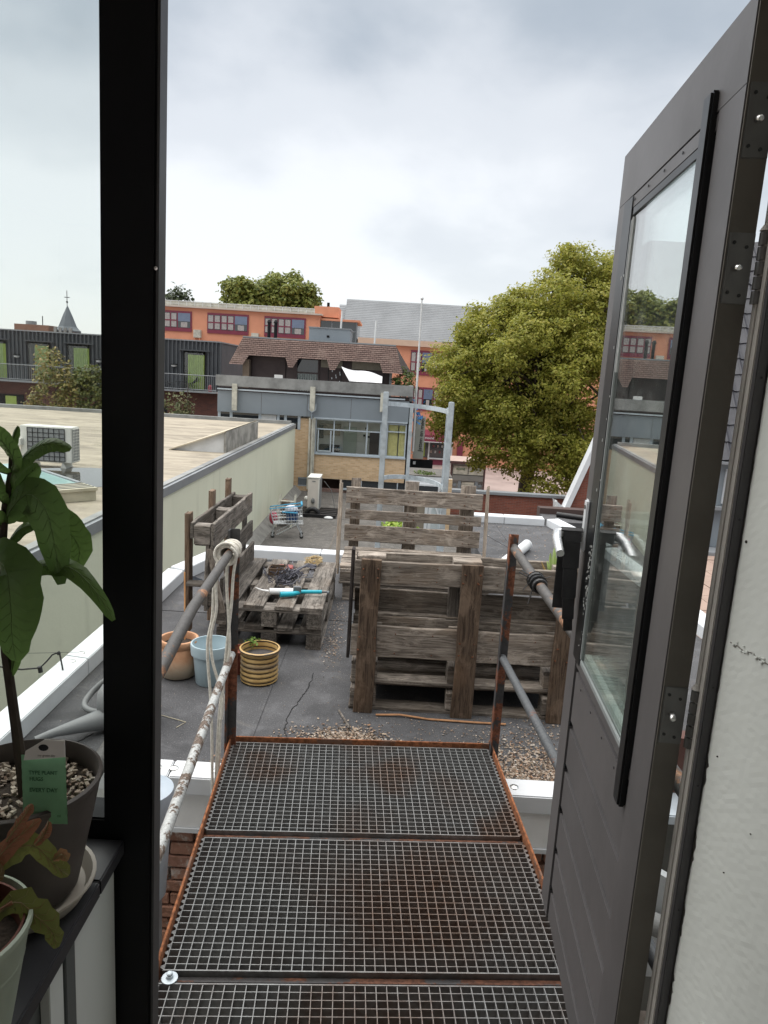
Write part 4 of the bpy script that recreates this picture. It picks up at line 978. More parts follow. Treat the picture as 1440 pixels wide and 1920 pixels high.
tag(MB().tube([(-1.25, 3.40, .004), (-1.1, 3.42, .004), (-.95, 3.36, .004), (-.98, 3.30, .004)], .002, 5).build('straw', plain('straw_pale', (.5, .45, .33), .9, 0, .2, 20, 0), None), 'pale curved straw lying on the felt in front of the pots', 'straw')

# rusty nail heads in the near bench, and cracks in the felt
nm = MB(); rn2 = random.Random(6)
for x in (-.09, -.01, .44, .52, .96, 1.03):
    for z in (.76, .81, .36, .43): nm.tube([(x + rn2.uniform(-.012, .012), 3.585 if abs(x - .48) < .06 or x < 0 or x > .95 else 3.61, z + rn2.uniform(-.01, .01)), (x, 3.5795, z)], .0042, 7)
for x in (.1, .3, .62, .85):
    for z in (.75, .82, .34, .45): nm.tube([(x, 3.614, z), (x, 3.6105, z)], .0035, 7)
for x in (-.265, .24, .75):
    for z in (.71, .79, .55, .595, .36, .44):
        for d in (-.03, .025): nm.tube([(x + d + rn2.uniform(-.01, .01), 6.246, z), (x + d, 6.2405, z)], .0045, 6)
nm.build('nail_heads', rusty('nail_rust', (.10, .07, .05), (.20, .08, .04), .6, .3, .7, 30), nb, kind='stuff')
M_crackf = plain('felt_crack_dark', (.016, .016, .017), .95, 0, .2, 20, 0)
for pts in ([(-.447, 3.513), (-.40, 3.72), (-.385, 3.85), (-.36, 4.1)], [(-.447, 3.513), (-.44, 3.35), (-.405, 3.2), (-.41, 3.05)], [(-1.5, 2.96), (-1.40, 3.08), (-1.36, 3.22)], [(1.25, 8.3), (1.45, 7.6), (1.5, 7.1)], [(1.2, 6.4), (1.35, 6.1), (1.3, 5.8)]):
    m = MB(); rc2 = random.Random(int(pts[0][1] * 100)); P_ = []
    for (a, b) in zip(pts[:-1], pts[1:]):
        for k in range(7): P_.append((a[0] + (b[0] - a[0]) * k / 7 + rc2.uniform(-.008, .008), a[1] + (b[1] - a[1]) * k / 7, .0012))
    for a, b in zip(P_[:-1], P_[1:]): m.beam(a, b, rc2.uniform(.0025, .007), .003)
    m.build('felt_crack', M_crackf, kind='structure')

# ---- leaf litter and grit on the felt
def litter():
    r = np.random.default_rng(8); P = []; S = []
    def patch(cx, cy, sx, sy, n, s, cut=None):
        x = r.normal(cx, sx, n); y = r.normal(cy, sy, n); ok = (x > -1.6) & (x < 2.35) & (y > 2.93) & (y < 6.5)
        P.append(np.stack([x, y], 1)[ok]); S.append(r.uniform(.5, 1.3, ok.sum()) * s)
    patch(-.11, 3.29, .095, .06, 1300, .009); patch(-.05, 3.25, .05, .035, 500, .010); patch(-.30, 3.30, .10, .05, 160, .008); patch(-.62, 2.97, .07, .06, 220, .007); patch(.80, 3.10, .16, .13, 2600, .009); patch(.70, 3.0, .1, .06, 700, .007)
    patch(.6, 3.42, .4, .10, 420, .006); patch(.95, 3.45, .2, .1, 300, .007); patch(-.29, 4.9, .035, .4, 420, .006); patch(-.30, 4.5, .04, .15, 200, .007)
    n = 1500; P.append(np.stack([r.uniform(-1.6, 2.3, n), r.uniform(2.95, 6.5, n)], 1)); S.append(r.uniform(.4, 1.1, n) * .0042)
    n = 500; P.append(np.stack([r.uniform(1.0, 2.2, n), r.uniform(6.0, 9.0, n)], 1)); S.append(r.uniform(.4, 1.4, n) * .009)
    P = np.concatenate(P); S = np.concatenate(S)[:, None]; n = len(P)
    M = rot_rand(r, n); M[:, 2, :] *= .45
    c = np.concatenate([P, .004 + S * .35 * r.random((n, 1))], 1)
    a, b, d = M[:, :, 0] * S, M[:, :, 1] * S * .7, M[:, :, 2] * S * .5
    V = np.stack([c - a, c + b, c + a, c - b, c + d], 1).reshape(-1, 3); V[:, 2] = np.maximum(V[:, 2], .003)
    k = np.arange(n)[:, None] * 5
    F = np.concatenate([k + np.array([q]) for q in ([0, 1, 4], [1, 2, 4], [2, 3, 4], [3, 0, 4])])
    np_mesh('leaf_litter', V, F, leafmat('litter', [(.08, .055, .04), (.27, .20, .14), (.42, .35, .28), (.18, .11, .07), (.48, .44, .39), (.30, .17, .10)], 0, .9), kind='stuff', label='dry leaf flakes and pale grit scattered over the felt roof')
litter()
# ================================================================== buildings
def brickwall(name, a, b, mortar, sx=.215, sz=.065, bump=.4):
    t = NT(name); p = t.coord('World'); s = t.n('ShaderNodeSeparateXYZ'); t.l(p, s.inputs[0])
    geo = t.n('ShaderNodeNewGeometry'); ns = t.n('ShaderNodeSeparateXYZ'); t.l(geo.outputs['Normal'], ns.inputs[0])
    u = t.mix(t.math('GREATER_THAN', t.math('ABSOLUTE', ns.outputs['X']), .7), s.outputs['X'], s.outputs['Y'])
    cx_ = t.n('ShaderNodeCombineXYZ'); t.l(u, cx_.inputs[0]); t.l(s.outputs['Z'], cx_.inputs[1])
    br = t.n('ShaderNodeTexBrick'); t.l(cx_.outputs[0], br.inputs['Vector']); br.inputs['Scale'].default_value = 1
    br.inputs['Brick Width'].default_value = sx; br.inputs['Row Height'].default_value = sz; br.inputs['Mortar Size'].default_value = .006
    br.inputs['Color1'].default_value = (*a, 1); br.inputs['Color2'].default_value = (*b, 1); br.inputs['Mortar'].default_value = (*mortar, 1)
    n = t.noise(p, 1.2, 5, .6); c = t.mix(t.math('MULTIPLY', t.step(n, .45, .75), .35), br.outputs['Color'], tuple(x * .6 for x in a))
    return t.fin(c, .9, 0, .2)
M_ybrick = brickwall('yellow_brick', (.62, .45, .28), (.48, .33, .19), (.55, .45, .34))
M_rbrick = brickwall('red_brick', (.23, .075, .05), (.16, .055, .04), (.17, .12, .10))
M_pbrick = brickwall('purple_brick', (.125, .055, .045), (.09, .045, .04), (.10, .07, .06))
M_orange = plain('orange_stucco', (.60, .27, .165), .85, 0, .10, .8, .1, kind='World')
M_burg = plain('burgundy_paint', (.18, .03, .055), .5, 0, .1, 3, 0)
M_zinc = plain('zinc_grey', (.235, .25, .265), .45, .1, .15, .8, .02, kind='World')
M_panel = plain('grey_panel', (.20, .23, .255), .5, 0, .08, .7, .02, kind='World')
M_conc = plain('grey_concrete', (.25, .255, .25), .9, 0, .35, 1.6, .2, kind='World')
M_alu = plain('aluminium_frame', (.46, .52, .57), .4, .3, .08, 3, 0)
M_brown = plain('brown_cladding', (.055, .036, .033), .6, 0, .2, 2, .05, kind='World')
M_dark = plain('dark_interior', (.012, .012, .013), .8, 0, .2, 2, 0)
M_pane = plain('dark_pane', (.018, .024, .03), .04, 0, .1, 2, 0, spec=.9)
M_paneb = plain('blind_blue', (.13, .17, .25), .25, 0, .1, 2, 0, spec=.6)
M_curt = plain('net_curtain', (.36, .34, .33), .85, 0, .3, 14, .3, 8)
M_post_pale = plain('pale_post', (.50, .49, .42), .7, 0, .35, 3, .1)

# ---- flat-roofed building with the pale green side wall
def greenwall():
    t = NT('green_wall_paint'); p = t.coord('World'); n = t.noise(p, .5, 5, .6)
    s = t.n('ShaderNodeVectorMath', operation='MULTIPLY'); t.l(p, s.inputs[0]); s.inputs[1].default_value = (3, 3, .25)
    st = t.noise(s.outputs[0], 1, 5, .65)
    c = t.mix(t.step(n, .35, .7), (.68, .69, .55), (.64, .65, .515)); c = t.mix(t.math('MULTIPLY', t.step(st, .55, .8), .35), c, (.38, .39, .29))
    t.bump(t.noise(p, 18, 4), .3, .01)
    return t.fin(c, .85, 0, .25)
def tanroof():
    t = NT('tan_roof'); p = t.coord('World'); s = t.n('ShaderNodeVectorMath', operation='MULTIPLY'); t.l(p, s.inputs[0]); s.inputs[1].default_value = (.5, 1.25, 1)
    n = t.noise(s.outputs[0], 1.1, 7, .7, 1.0); m = t.noise(p, 9, 4, .7)
    c = t.mix(t.step(n, .35, .68), (.36, .315, .245), (.205, .178, .14)); c = t.mix(t.math('MULTIPLY', t.step(m, .55, .75), .35), c, (.50, .46, .36))
    s2 = t.n('ShaderNodeSeparateXYZ'); t.l(p, s2.inputs[0])
    return t.fin(c, .8, 0, .25)
M_gw = greenwall(); M_tan = tanroof()
gb = thing('flat_roof_building', 'low building with pale green side wall and stained tan flat roof', 'building', (-9, 18, -5.6))
bx('wall', M_gw, gb, -22, -3.98, 1.6, 30.3, -5.6, -.47)
for k in range(15):
    y = 1.6 + k * 1.9
    bx('roof_sheet', M_tan, gb, -22, -4.15, y, y + 1.905, -.468, -.418 + .004 * (k % 2))
bx('edge_trim', M_zinc, gb, -4.02, -3.955, 1.6, 30.3, -.56, -.40)
bx('edge_cap', M_conc, gb, -4.15, -4.02, 1.6, 30.32, -.46, -.375)
bx('rear_kerb', M_conc, gb, -22, -4.15, 30.05, 30.3, -.46, -.28)
sk = MB().prism([(-4.30, 18.6, -.42), (-5.7, 18.6, -.42), (-4.30, 18.6, .12)], (-.05, 4.4, 0))
sk.build('roof_light_upstand', M_white2, gb)
bx('upstand_face', plain('streaked_board', (.34, .33, .30), .8, 0, .45, 2.5, .2), gb, -4.295, -4.235, 18.55, 23.05, -.44, .14)
MB().prism([(-4.27, 18.5, .125), (-5.72, 18.5, -.425), (-5.72, 18.5, -.39), (-4.22, 18.5, .175)], (-.05, 4.6, 0)).build('upstand_cap', plain('cream_cap', (.52, .46, .35), .7, 0, .2, 2, .1), gb)
# puddle
pts = [(-6.0 + 1.45 * math.cos(a) * (1 + .16 * math.sin(3 * a + 1)), 13.1 + 1.3 * math.sin(a) * (1 + .14 * math.cos(4 * a))) for a in [k * .2094 for k in range(30)]]
MB().prism([(min(x, -4.6), y, -.414) for x, y in pts], (0, 0, .004)).build('puddle', plain('puddle_water', (.03, .03, .026), .02, 0, .1, 2, 0, spec=.9), kind='structure', label='shallow rain puddle on the tan flat roof')
# skylight
skM = Matrix.Translation((-4.95, 10.78, -.415)) @ Matrix.Rotation(math.atan2(.68, -.73), 4, 'Z')
sky_ = thing('roof_skylight', 'low glazed skylight with tan metal end on the flat roof', 'skylight', (-5.9, 11.7, -.415))
def sbx(name, mat, *a, bev=.004): return bx(name, mat, sky_, *a, bev, skM)
M_sky_tan = plain('skylight_tan', (.46, .42, .32), .6, 0, .2, 5, .05)
sbx('kerb', M_sky_tan, 0, 3.2, -.5, .5, 0, .16); sbx('end_cap', M_sky_tan, -.02, .55, -.52, .52, .161, .21)
for k in range(4): sbx('end_rib', M_conc, .06 + k * .13, .08 + k * .13, -.5, .5, .211, .222)
sbx('frame', M_zinc, .56, 3.2, -.52, -.45, .161, .22); sbx('frame', M_zinc, .56, 3.2, .45, .52, .161, .22)
sbx('pane', plain('skylight_glass', (.30, .46, .44), .12, 0, .1, 2, 0, spec=.7), .56, 3.2, -.449, .449, .165, .20)
def ac_unit(t, x0, x1, y0, y1, z0, z1): pass
a1 = thing('air_conditioner', 'white outdoor unit with dark coil grid standing in the puddle on the tan roof', 'air conditioner', (-6.87, 14.4, -.41))
M_acw = plain('ac_white', (.66, .655, .61), .45, 0, .1, 4, .02)
M_coil = plain('ac_coil', (.24, .25, .255), .6, .2, .15, 30, .2, 90)
bx('casing', M_acw, a1, -7.40, -6.36, 14.22, 14.60, -.30, .42, .012)
bx('coil', M_coil, a1, -7.24, -6.49, 14.205, 14.219, -.27, .385)
gr = MB()
for k in range(8): gr.tube([(-7.24 + k * .107, 14.198, -.27), (-7.24 + k * .107, 14.198, .385)], .006, 4)
for k in range(8): gr.tube([(-7.24, 14.198, -.27 + k * .0936), (-6.49, 14.198, -.27 + k * .0936)], .006, 4)
gr.build('grille', M_black, a1)
bx('coil', M_coil, a1, -6.359, -6.352, 14.26, 14.56, -.27, .385)
gr = MB()
for k in range(5): gr.tube([(-6.345, 14.27 + k * .07, -.27), (-6.345, 14.27 + k * .07, .385)], .006, 4)
for k in range(12): gr.tube([(-6.345, 14.26, -.27 + k * .0595), (-6.345, 14.56, -.27 + k * .0595)], .006, 4)
gr.build('grille', M_acw, a1)
bx('pipe_cover', M_acw, a1, -7.46, -7.33, 14.12, 14.22, .02, .16, .01)
MB().tube([(-7.40, 14.15, .02), (-7.41, 14.15, -.12), (-7.38, 14.15, -.25), (-7.35, 14.2, -.40)], .018, 8).build('hose', M_acw, a1, smooth=True)
for x in (-7.22, -6.55):
    MB().prism([(x - .06, 14.24, -.41), (x + .06, 14.24, -.41), (x + .045, 14.24, -.38), (x + .015, 14.24, -.303), (x - .015, 14.24, -.303), (x - .045, 14.24, -.38)], (0, .34, 0)).build('foot', M_acw, a1)

# ---- yellow brick building with the tiled penthouse
yb = thing('yellow_brick_building', 'yellow brick building with grey fascia, concrete balustrade and tiled penthouse', 'building', (-3.3, 31, -5.6))
def yx(name, mat, *a, bev=0, parent=None, **k): return bx(name, mat, parent or yb, *a, bev, **k)
Y = 31.2
yx('body', M_brown, -7.52, .93, Y + 3.0, Y + 7.5, -5.6, .78)
yx('side_wall', M_dark, .80, .94, Y + .05, Y + 3.0, -5.6, .78)
yx('floor_slab', M_panel, -7.5, .80, Y + .2, Y + 3.0, .40, .76)
yx('ceiling_panel', M_white2, -3.9, .79, Y + .3, Y + 3, .33, .395)
yx('room_floor', M_brown, -3.9, .79, Y + .3, Y + 3, -2.62, -2.55)
M_inner = plain('inner_wall', (.80, .78, .70), .9, 0, .1, 1, 0)
yx('inner_wall', M_inner, -3.9, .79, Y + 1.3, Y + 1.39, -2.55, .33); yx('inner_wall', M_inner, -3.95, -3.9, Y + .3, Y + 2.9, -2.55, .33)
yx('inner_partition', M_inner, -.29, -.22, Y + .31, Y + 2.9, -2.55, .33)
for nm, mt, a in (('inner_door', plain('door_mint', (.50, .55, .45), .6, 0, .05, 2, 0), (-2.05, -1.45, Y + 1.22, Y + 1.299, -2.5, -.55)), ('inner_door', M_brown, (-.85, -.42, Y + 1.2, Y + 1.299, -2.5, -.75)), ('wall_cabinet', plain('cabinet_oak', (.33, .28, .20), .6, 0, .1, 2, 0), (-3.1, -2.2, Y + .95, Y + 1.299, -.95, -.45)), ('base_cabinet', M_dark, (-3.1, -2.2, Y + .85, Y + 1.299, -2.5, -1.4)), ('wall_picture', M_dark, (-3.15, -2.95, Y + .9, Y + 1.1, -1.1, -.5))):
    yx(nm, mt, *a)
for px_, pz_ in ((-1.0, -.75), (-1.15, -.95), (-.95, -1.0), (-1.08, -.62)): yx('wall_sticker', M_dark, px_, px_ + .09, Y + 1.28, Y + 1.298, pz_, pz_ + .09)
# front wall pieces
yx('plinth', brickwall('plinth_brick', (.20, .12, .10), (.15, .10, .09), (.2, .17, .15)), -3.9, .80, Y + .02, Y + .3, -3.45, -3.26)
yx('brick_panel', M_ybrick, -3.9, -3.36, Y, Y + .29, -1.729, -.20); yx('brick_panel', M_ybrick, -7.5, -3.902, Y + .004, Y + .3, -5.6, -.705); yx('brick_panel', M_ybrick, -3.9, .80, Y, Y + .3, -2.80, -1.73)
yx('brick_panel', M_ybrick, -3.9, -3.05, Y, Y + .3, -3.45, -3.21)
yx('sill', M_alu, -3.24, -.32, Y - .06, Y + .1, -1.74, -1.675); yx('sill', M_alu, -.09, .8, Y - .06, Y + .1, -1.74, -1.675)
def window(x0, x1, z0, z1, bars, y=Y, mat=M_alu, fw=.055, transom=None, pane=None, parent=None):
    f = MB().box(x0, x1, y, y + .08, z0, z0 + fw).box(x0, x1, y, y + .08, z1 - fw, z1).box(x0, x0 + fw, y + .001, y + .079, z0 + fw, z1 - fw).box(x1 - fw, x1, y + .001, y + .079, z0 + fw, z1 - fw).build('window', mat, parent or yb)
    for b in bars: bx('mullion', mat, f, b - fw / 2, b + fw / 2, y + .002, y + .078, z0 + fw, z1 - fw)
    if transom: bx('transom', mat, f, x0 + fw, x1 - fw, y - .002, y + .06, transom - fw / 2, transom + fw / 2)
    bx('pane', pane or M_fglass, f, x0 + fw * .5, x1 - fw * .5, y + .035, y + .045, z0 + fw * .5, z1 - fw * .5)
    return f
w = window(-3.22, -.33, -1.675, -.17, (-2.4, -.95), transom=-.62)
bx('sash', M_alu, w, -3.10, -2.50, Y - .05, Y - .01, -1.60, -1.545); bx('sash', M_alu, w, -3.10, -3.05, Y - .05, Y - .01, -1.54, -.68); bx('sash', M_alu, w, -2.55, -2.50, Y - .05, Y - .01, -1.54, -.68); bx('mullion', M_alu, w, -1.74, -1.70, Y, Y + .07, -.59, -.22)
w = window(-.09, .78, -1.675, -.20, (), transom=-.56)
M_ycurt = plain('yellow_curtain', (.74, .68, .34), .8, 0, .15, 6, .3, 5)
cm = MB()
for k in range(16):
    x = -.02 + k * .048
    if .38 < x < .43: continue
    cm.prism([(x, Y + .13, -1.62), (x + .024, Y + .09, -1.62), (x + .046, Y + .13, -1.62)], (0, 0, 1.38))
cm.build('curtain', M_ycurt, yb, kind='stuff')
yx('louvre_frame', M_alu, -3.9, -3.05, Y + .02, Y + .06, -3.205, -3.15); yx('louvre_frame', M_alu, -3.9, -3.05, Y + .02, Y + .06, -2.86, -2.81)
yx('louvre_back', M_panel, -3.9, -3.05, Y + .07, Y + .1, -3.2, -2.82)
for k in range(11): yx('louvre_slat', M_panel, -3.86 + k * .074, -3.83 + k * .074, Y + .01, Y + .069, -3.148, -2.862)
yx('downstairs_pane', M_pane, -2.0, .80, Y + .06, Y + .1, -3.25, -2.82)
for x0, x1 in ((-2.0, -1.96), (-1.12, -1.06), (-.25, -.19), (.5, .55)): yx('window_bar', M_alu, x0, x1, Y, Y + .059, -3.2, -2.82)
yx('window_sill', M_alu, -2.0, .80, Y - .05, Y + .05, -3.26, -3.18)
yx('fascia', M_panel, -7.5, .82, Y - .12, Y + .2, -.11, .78)
for x in (-5.6, -3.6, -1.7): yx('fascia_joint', M_brown, x, x + .012, Y - .124, Y - .1, -.10, .77)
yx('fascia_foot', M_alu, -3.3, .80, Y - .14, Y - .02, -.168, -.112)
yx('clerestory_pane', M_pane, -7.45, -3.92, Y + .02, Y + .1, -.62, -.12)
for x in (-7.5, -6.98, -5.72, -4.92, -4.6, -4.0): yx('window_bar', M_alu, x, x + .12, Y - .02, Y + .019, -.7, -.112)
yx('blind', M_white2, -5.62, -4.95, Y + .0, Y + .018, -.6, -.14)
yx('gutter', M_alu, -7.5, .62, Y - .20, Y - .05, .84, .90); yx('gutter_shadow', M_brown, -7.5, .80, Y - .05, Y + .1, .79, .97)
yx('balustrade', M_conc, -7.56, .95, Y - .24, Y - .04, 1.0, 1.46, bev=.01)
yx('balustrade_return', M_conc, .80, .96, Y - .03, Y + 3.0, .80, 1.46)
for x, z0, z1 in ((-6.72, -.02, 1.12), (-3.36, .12, 1.18), (-.33, .28, 1.10)): yx('balustrade_post', M_post_pale, x - .11, x + .11, Y - .36, Y - .245, z0, z1, bev=.01)
yx('balustrade_post', M_post_pale, -6.82, -6.62, Y - .2, Y - .125, -.75, -.32)
MB().tube([(-3.52, Y - .3, .45), (-3.52, Y - .34, .2), (-3.36, Y - .34, .08), (-3.2, Y - .34, .2), (-3.2, Y - .3, .45)], .035, 8).build('hopper_pipe', M_panel, yb, smooth=True)
MB().tube([(-3.36, Y - .3, .1), (-3.36, Y - .3, -.2)], .04, 8).build('pipe', M_panel, yb, smooth=True)
for x, r in ((-3.45, .05), (-3.32, .06), (-3.24, .03)): MB().tube([(x, Y - .12, -.16), (x - .0, Y - .12, -3.3)], r, 8).build('downpipe', M_post_pale, yb, smooth=True)
yx('pilaster', M_post_pale, -.30, -.12, Y - .06, Y + .2, -3.1, .02)
# penthouse
P = 33.0
yx('penthouse_wall', M_brown, -6.9, -.05, P + .9, P + 4, .77, 2.9)
for x0, x1, mt in ((-6.55, -5.0, M_brown), (-4.95, -4.45, M_brown)): yx('garage_panel', mt, x0, x1, P + .82, P + .89, .8, 2.42)
yx('penthouse_post', plain('penthouse_post_brown', (.17, .125, .09), .8, 0, .2, 2, 0), -6.92, -6.62, P + .4, P + .8, .77, 2.2)
w = window(-4.52, -3.42, .8, 2.42, (), P + .84, M_brown, .07, transom=1.75, pane=M_pane)
for k in range(9): bx('curtain_fold', plain('grey_curtain', (.22, .24, .22), .9, 0, .2, 3, 0), w, -4.4 + k * .11, -4.33 + k * .11, P + .862, P + .872, .85, 1.7)
for x0, x1 in ((-3.35, -2.35), (-1.9, -.35)): yx('upper_panel', plain('beige_panel', (.24, .21, .16), .8, 0, .2, 2, 0), x0, x1, P + .85, P + .895, 2.05, 2.5)
for x in (-3.0, -2.4, -1.8, -.9, -.4): yx('cladding_joint', M_dark, x, x + .03, P + .885, P + .899, .8, 2.04)
for k in range(9): yx('peeling_patch', M_white2, -2.85 + (k * .37 % .55), -2.83 + (k * .37 % .55) + .02, P + .89, P + .898, 1.2 + (k * .61 % .75), 1.28 + (k * .61 % .75))
yx('corner_post', M_conc, -.12, .0, P + .5, P + .6, .77, 2.1)
# mansard roof: rows of lapped tiles with cut-out bays
def mroof():
    t = NT('roof_tiles_brown'); co = t.coord('World'); s = t.n('ShaderNodeSeparateXYZ'); t.l(co, s.inputs[0])
    cb_ = t.n('ShaderNodeCombineXYZ'); t.l(s.outputs['X'], cb_.inputs[0]); t.l(s.outputs['Z'], cb_.inputs[1])
    br = t.n('ShaderNodeTexBrick'); t.l(cb_.outputs[0], br.inputs['Vector']); br.inputs['Scale'].default_value = 1; br.inputs['Brick Width'].default_value = .19; br.inputs['Row Height'].default_value = .088; br.inputs['Mortar Size'].default_value = .008
    br.inputs['Color1'].default_value = (.205, .142, .122, 1); br.inputs['Color2'].default_value = (.155, .110, .097, 1); br.inputs['Mortar'].default_value = (.05, .03, .025, 1)
    n = t.noise(co, 1.4, 6, .7); c = t.mix(t.math('MULTIPLY', t.step(n, .5, .7), .6), br.outputs['Color'], (.27, .20, .17))
    n2 = t.noise(co, 5, 5, .7); c = t.mix(t.step(n2, .66, .74), c, (.32, .20, .13))
    return t.fin(c, .9, 0, .2)
M_mroof = mroof()
top = 3.19; rows = 14; dz = .088
def bays(z):        # tile spans along x at height z, the teeth narrowing downwards
    L0 = -6.98 - (3.19 - z) * .40; R0 = .10 + (3.19 - z) * .30
    if z > 2.45: return [(L0, R0)]
    q = (2.45 - z) / .37 * .20
    return [(L0, -6.58 - q), (-4.95 + q * .7, -4.28 - q), (-3.05 + q * .7, -2.36 - q), (-.62 + q * .7, R0)]
for r_ in range(rows):
    z1 = top - r_ * dz; z0 = z1 - dz; y1 = P + .62 - (top - z1) * .45; y0 = P + .62 - (top - z0) * .45
    for (a, b), (c, d) in zip(bays(z1 - .001), bays(z0) if len(bays(z0)) == len(bays(z1 - .001)) else [(x, x2) for x, x2 in bays(z1 - .001)]):
        MB().prism([(a, y1, z1), (b, y1, z1), (d, y0 - .035, z0), (c, y0 - .035, z0)], (0, .13, 0)).build('tile_row', M_mroof, yb)
MB().prism([(.10, P + .62, 3.19), (.45, P + .12, 2.05), (1.02, P + 1.2, 2.0), (1.02, P + 4.2, 2.0), (.10, P + 4, 3.19)], (-.05, .03, -.05)).build('hip_slope', plain('hip_dark', (.07, .055, .055), .8, 0, .2, 3, .2), yb)  # right hip, coloured darker than the tile rows
MB().prism([(-7.46, P + .1, 2.02), (-6.98, P + .62, 3.19), (-6.98, P + 4, 3.19), (-7.46, P + 4, 2.02)], (.05, 0, -.02)).build('hip_slope', M_mroof, yb)
yx('roof_top', M_zinc, -6.98, .10, P + .60, P + 4, 3.19, 3.25)
for x in (-6.02, -5.70):
    f = MB().tube([(x, P + 2, 3.2), (x, P + 2, 4.0)], .08, 10).build('flue', M_black, yb, smooth=True); MB().tube([(x, P + 2, 4.0), (x, P + 2, 4.03), (x, P + 2, 4.14)], [.11, .11, .05], 10).build('flue_cap', M_black, f)
bx_ = MB().box(-4.05, -2.1, P + 1.6, P + 3.6, 3.2, 3.86).build('roof_box', M_panel, yb); bx('roof_box_trim', M_zinc, bx_, -4.08, -2.07, P + 1.57, P + 3.6, 3.86, 3.91)
bx('vent', M_black, bx_, -3.2, -3.08, P + 1.58, P + 1.6, 3.45, 3.55)
for x, z0, z1, yy in ((-2.62, 3.9, 4.78, P + 2.5), (-.95, 3.24, 4.42, P + 2.5)): MB().tube([(x, yy, z0), (x + .03, yy, z1)], .045, 8).build('vent_pole', M_white2, yb, smooth=True)
fp = thing('flagpole', 'tall thin white flagpole beside the tiled penthouse', 'flagpole', (1.12, 33, 0))
MB().tube([(1.15, 32.6, -1.5), (1.14, 32.6, 2.0), (1.12, 32.6, 5.22)], [.06, .05, .032], 10).build('pole', M_white2, fp, smooth=True)
MB().sphere((1.12, 32.6, 5.27), .075, 10, 6).build('finial', M_white2, fp, smooth=True)
sh = MB(); nx, ny = 12, 6; vs = []
for j in range(ny + 1):
    for i in range(nx + 1):
        u, v = i / nx, j / ny
        vs.append((-2.28 + 1.85 * u + .42 * (1 - v) * (1 - u) * 1.0, Y + 1.0 - .06 * math.sin(u * 9 + v * 4) - .5 * (1 - v), 1.50 + v * (.62 - .30 * u) - .05 * math.sin(u * 7) * v))
sh.add(vs, [(j * (nx + 1) + i, j * (nx + 1) + i + 1, (j + 1) * (nx + 1) + i + 1, (j + 1) * (nx + 1) + i) for j in range(ny) for i in range(nx)])
tag(sh.build('sheet', plain('white_sheet', (.62, .62, .63), .8, 0, .05, 1, 0), None, smooth=True), 'white sheet stretched above the grey balustrade of the penthouse terrace', 'sheet')
tb = thing('white_tray', 'small white planter box on the concrete balustrade at the left', 'planter', (-4.5, 31, 1.46)); bx('box', M_white2, tb, -5.05, -4.7, Y - .2, Y - .08, 1.46, 1.6)
tg_ = thing('terrace_shrub', 'green shrub growing behind the right end of the concrete balustrade', 'shrub', (.7, 34, .8))
M_leaf_sh = leafmat('shrub_leaf', [(.05, .08, .02), (.10, .14, .04), (.16, .19, .06)], .3)
foliage('foliage', tg_, [((.62, 33.6, 1.55), (.5, .5, .7))], 90, 9, .07, M_leaf_sh, 21, .10); MB().tube([(.6, 33.6, .78), (.62, 33.6, 1.6)], .03, 6).build('stem', M_stem, tg_)

# ---- vertical street sign on the side of the yellow building, and blue sheeting above it
sg = thing('vertical_sign', 'tall grey vertical banner sign with black lettering on the building corner', 'sign', (1.3, 33.2, -1.5))
bx('board', plain('sign_board', (.40, .41, .36), .6, 0, .1, 2, 0), sg, 1.20, 1.70, 33.6, 33.68, -1.95, .05, .01)
text('lettering', 'Jatten en meer', .27, frame_mat((1.54, 33.585, -.78), (.03, 0, 1), (-1, 0, .03)), M_black, sg, .004)
bx('bracket', M_steel, sg, .95, 1.22, 33.62, 33.65, -1.72, -1.69)
bs = thing('black_shop_sign', 'black projecting shop sign below the vertical banner', 'sign', (1.3, 33.4, -2.6))
bx('panel', M_black, bs, 1.02, 2.18, 33.7, 33.8, -2.45, -1.98, .01); bx('panel', M_black, bs, 1.02, 1.62, 33.65, 33.69, -3.25, -1.98, .01)
bx('emblem', M_white2, bs, 1.24, 1.36, 33.63, 33.648, -2.22, -2.08)
for k in range(2): bx('tube_bar', M_steel, bs, 1.05, 1.5, 33.62, 33.645, -2.62 - .25 * k, -2.60 - .25 * k)
bt = MB(); rb = random.Random(9)
for k in range(22):
    c = Vector((1.0 + rb.uniform(0, .5), 32.9 + rb.uniform(-.2, .3), .1 + rb.uniform(-.3, .75)))
    bt.quad(*[c + Vector((rb.uniform(-.16, .16), rb.uniform(-.1, .1), rb.uniform(-.14, .14))) for _ in range(4)])
tag(bt.build('blue_netting', plain('blue_plastic', (.03, .17, .42), .5, 0, .3, 5, 0), None), 'torn bright blue plastic sheeting on the corner of the yellow building', 'sheeting')
br_ = MB().tube([(.98, 33.0, -1.1), (1.35, 33.0, -.05)], .035, 8); tag(br_.build('brace_pole', M_post_pale, None, smooth=True), 'pale diagonal pole propped against the building corner', 'pole')

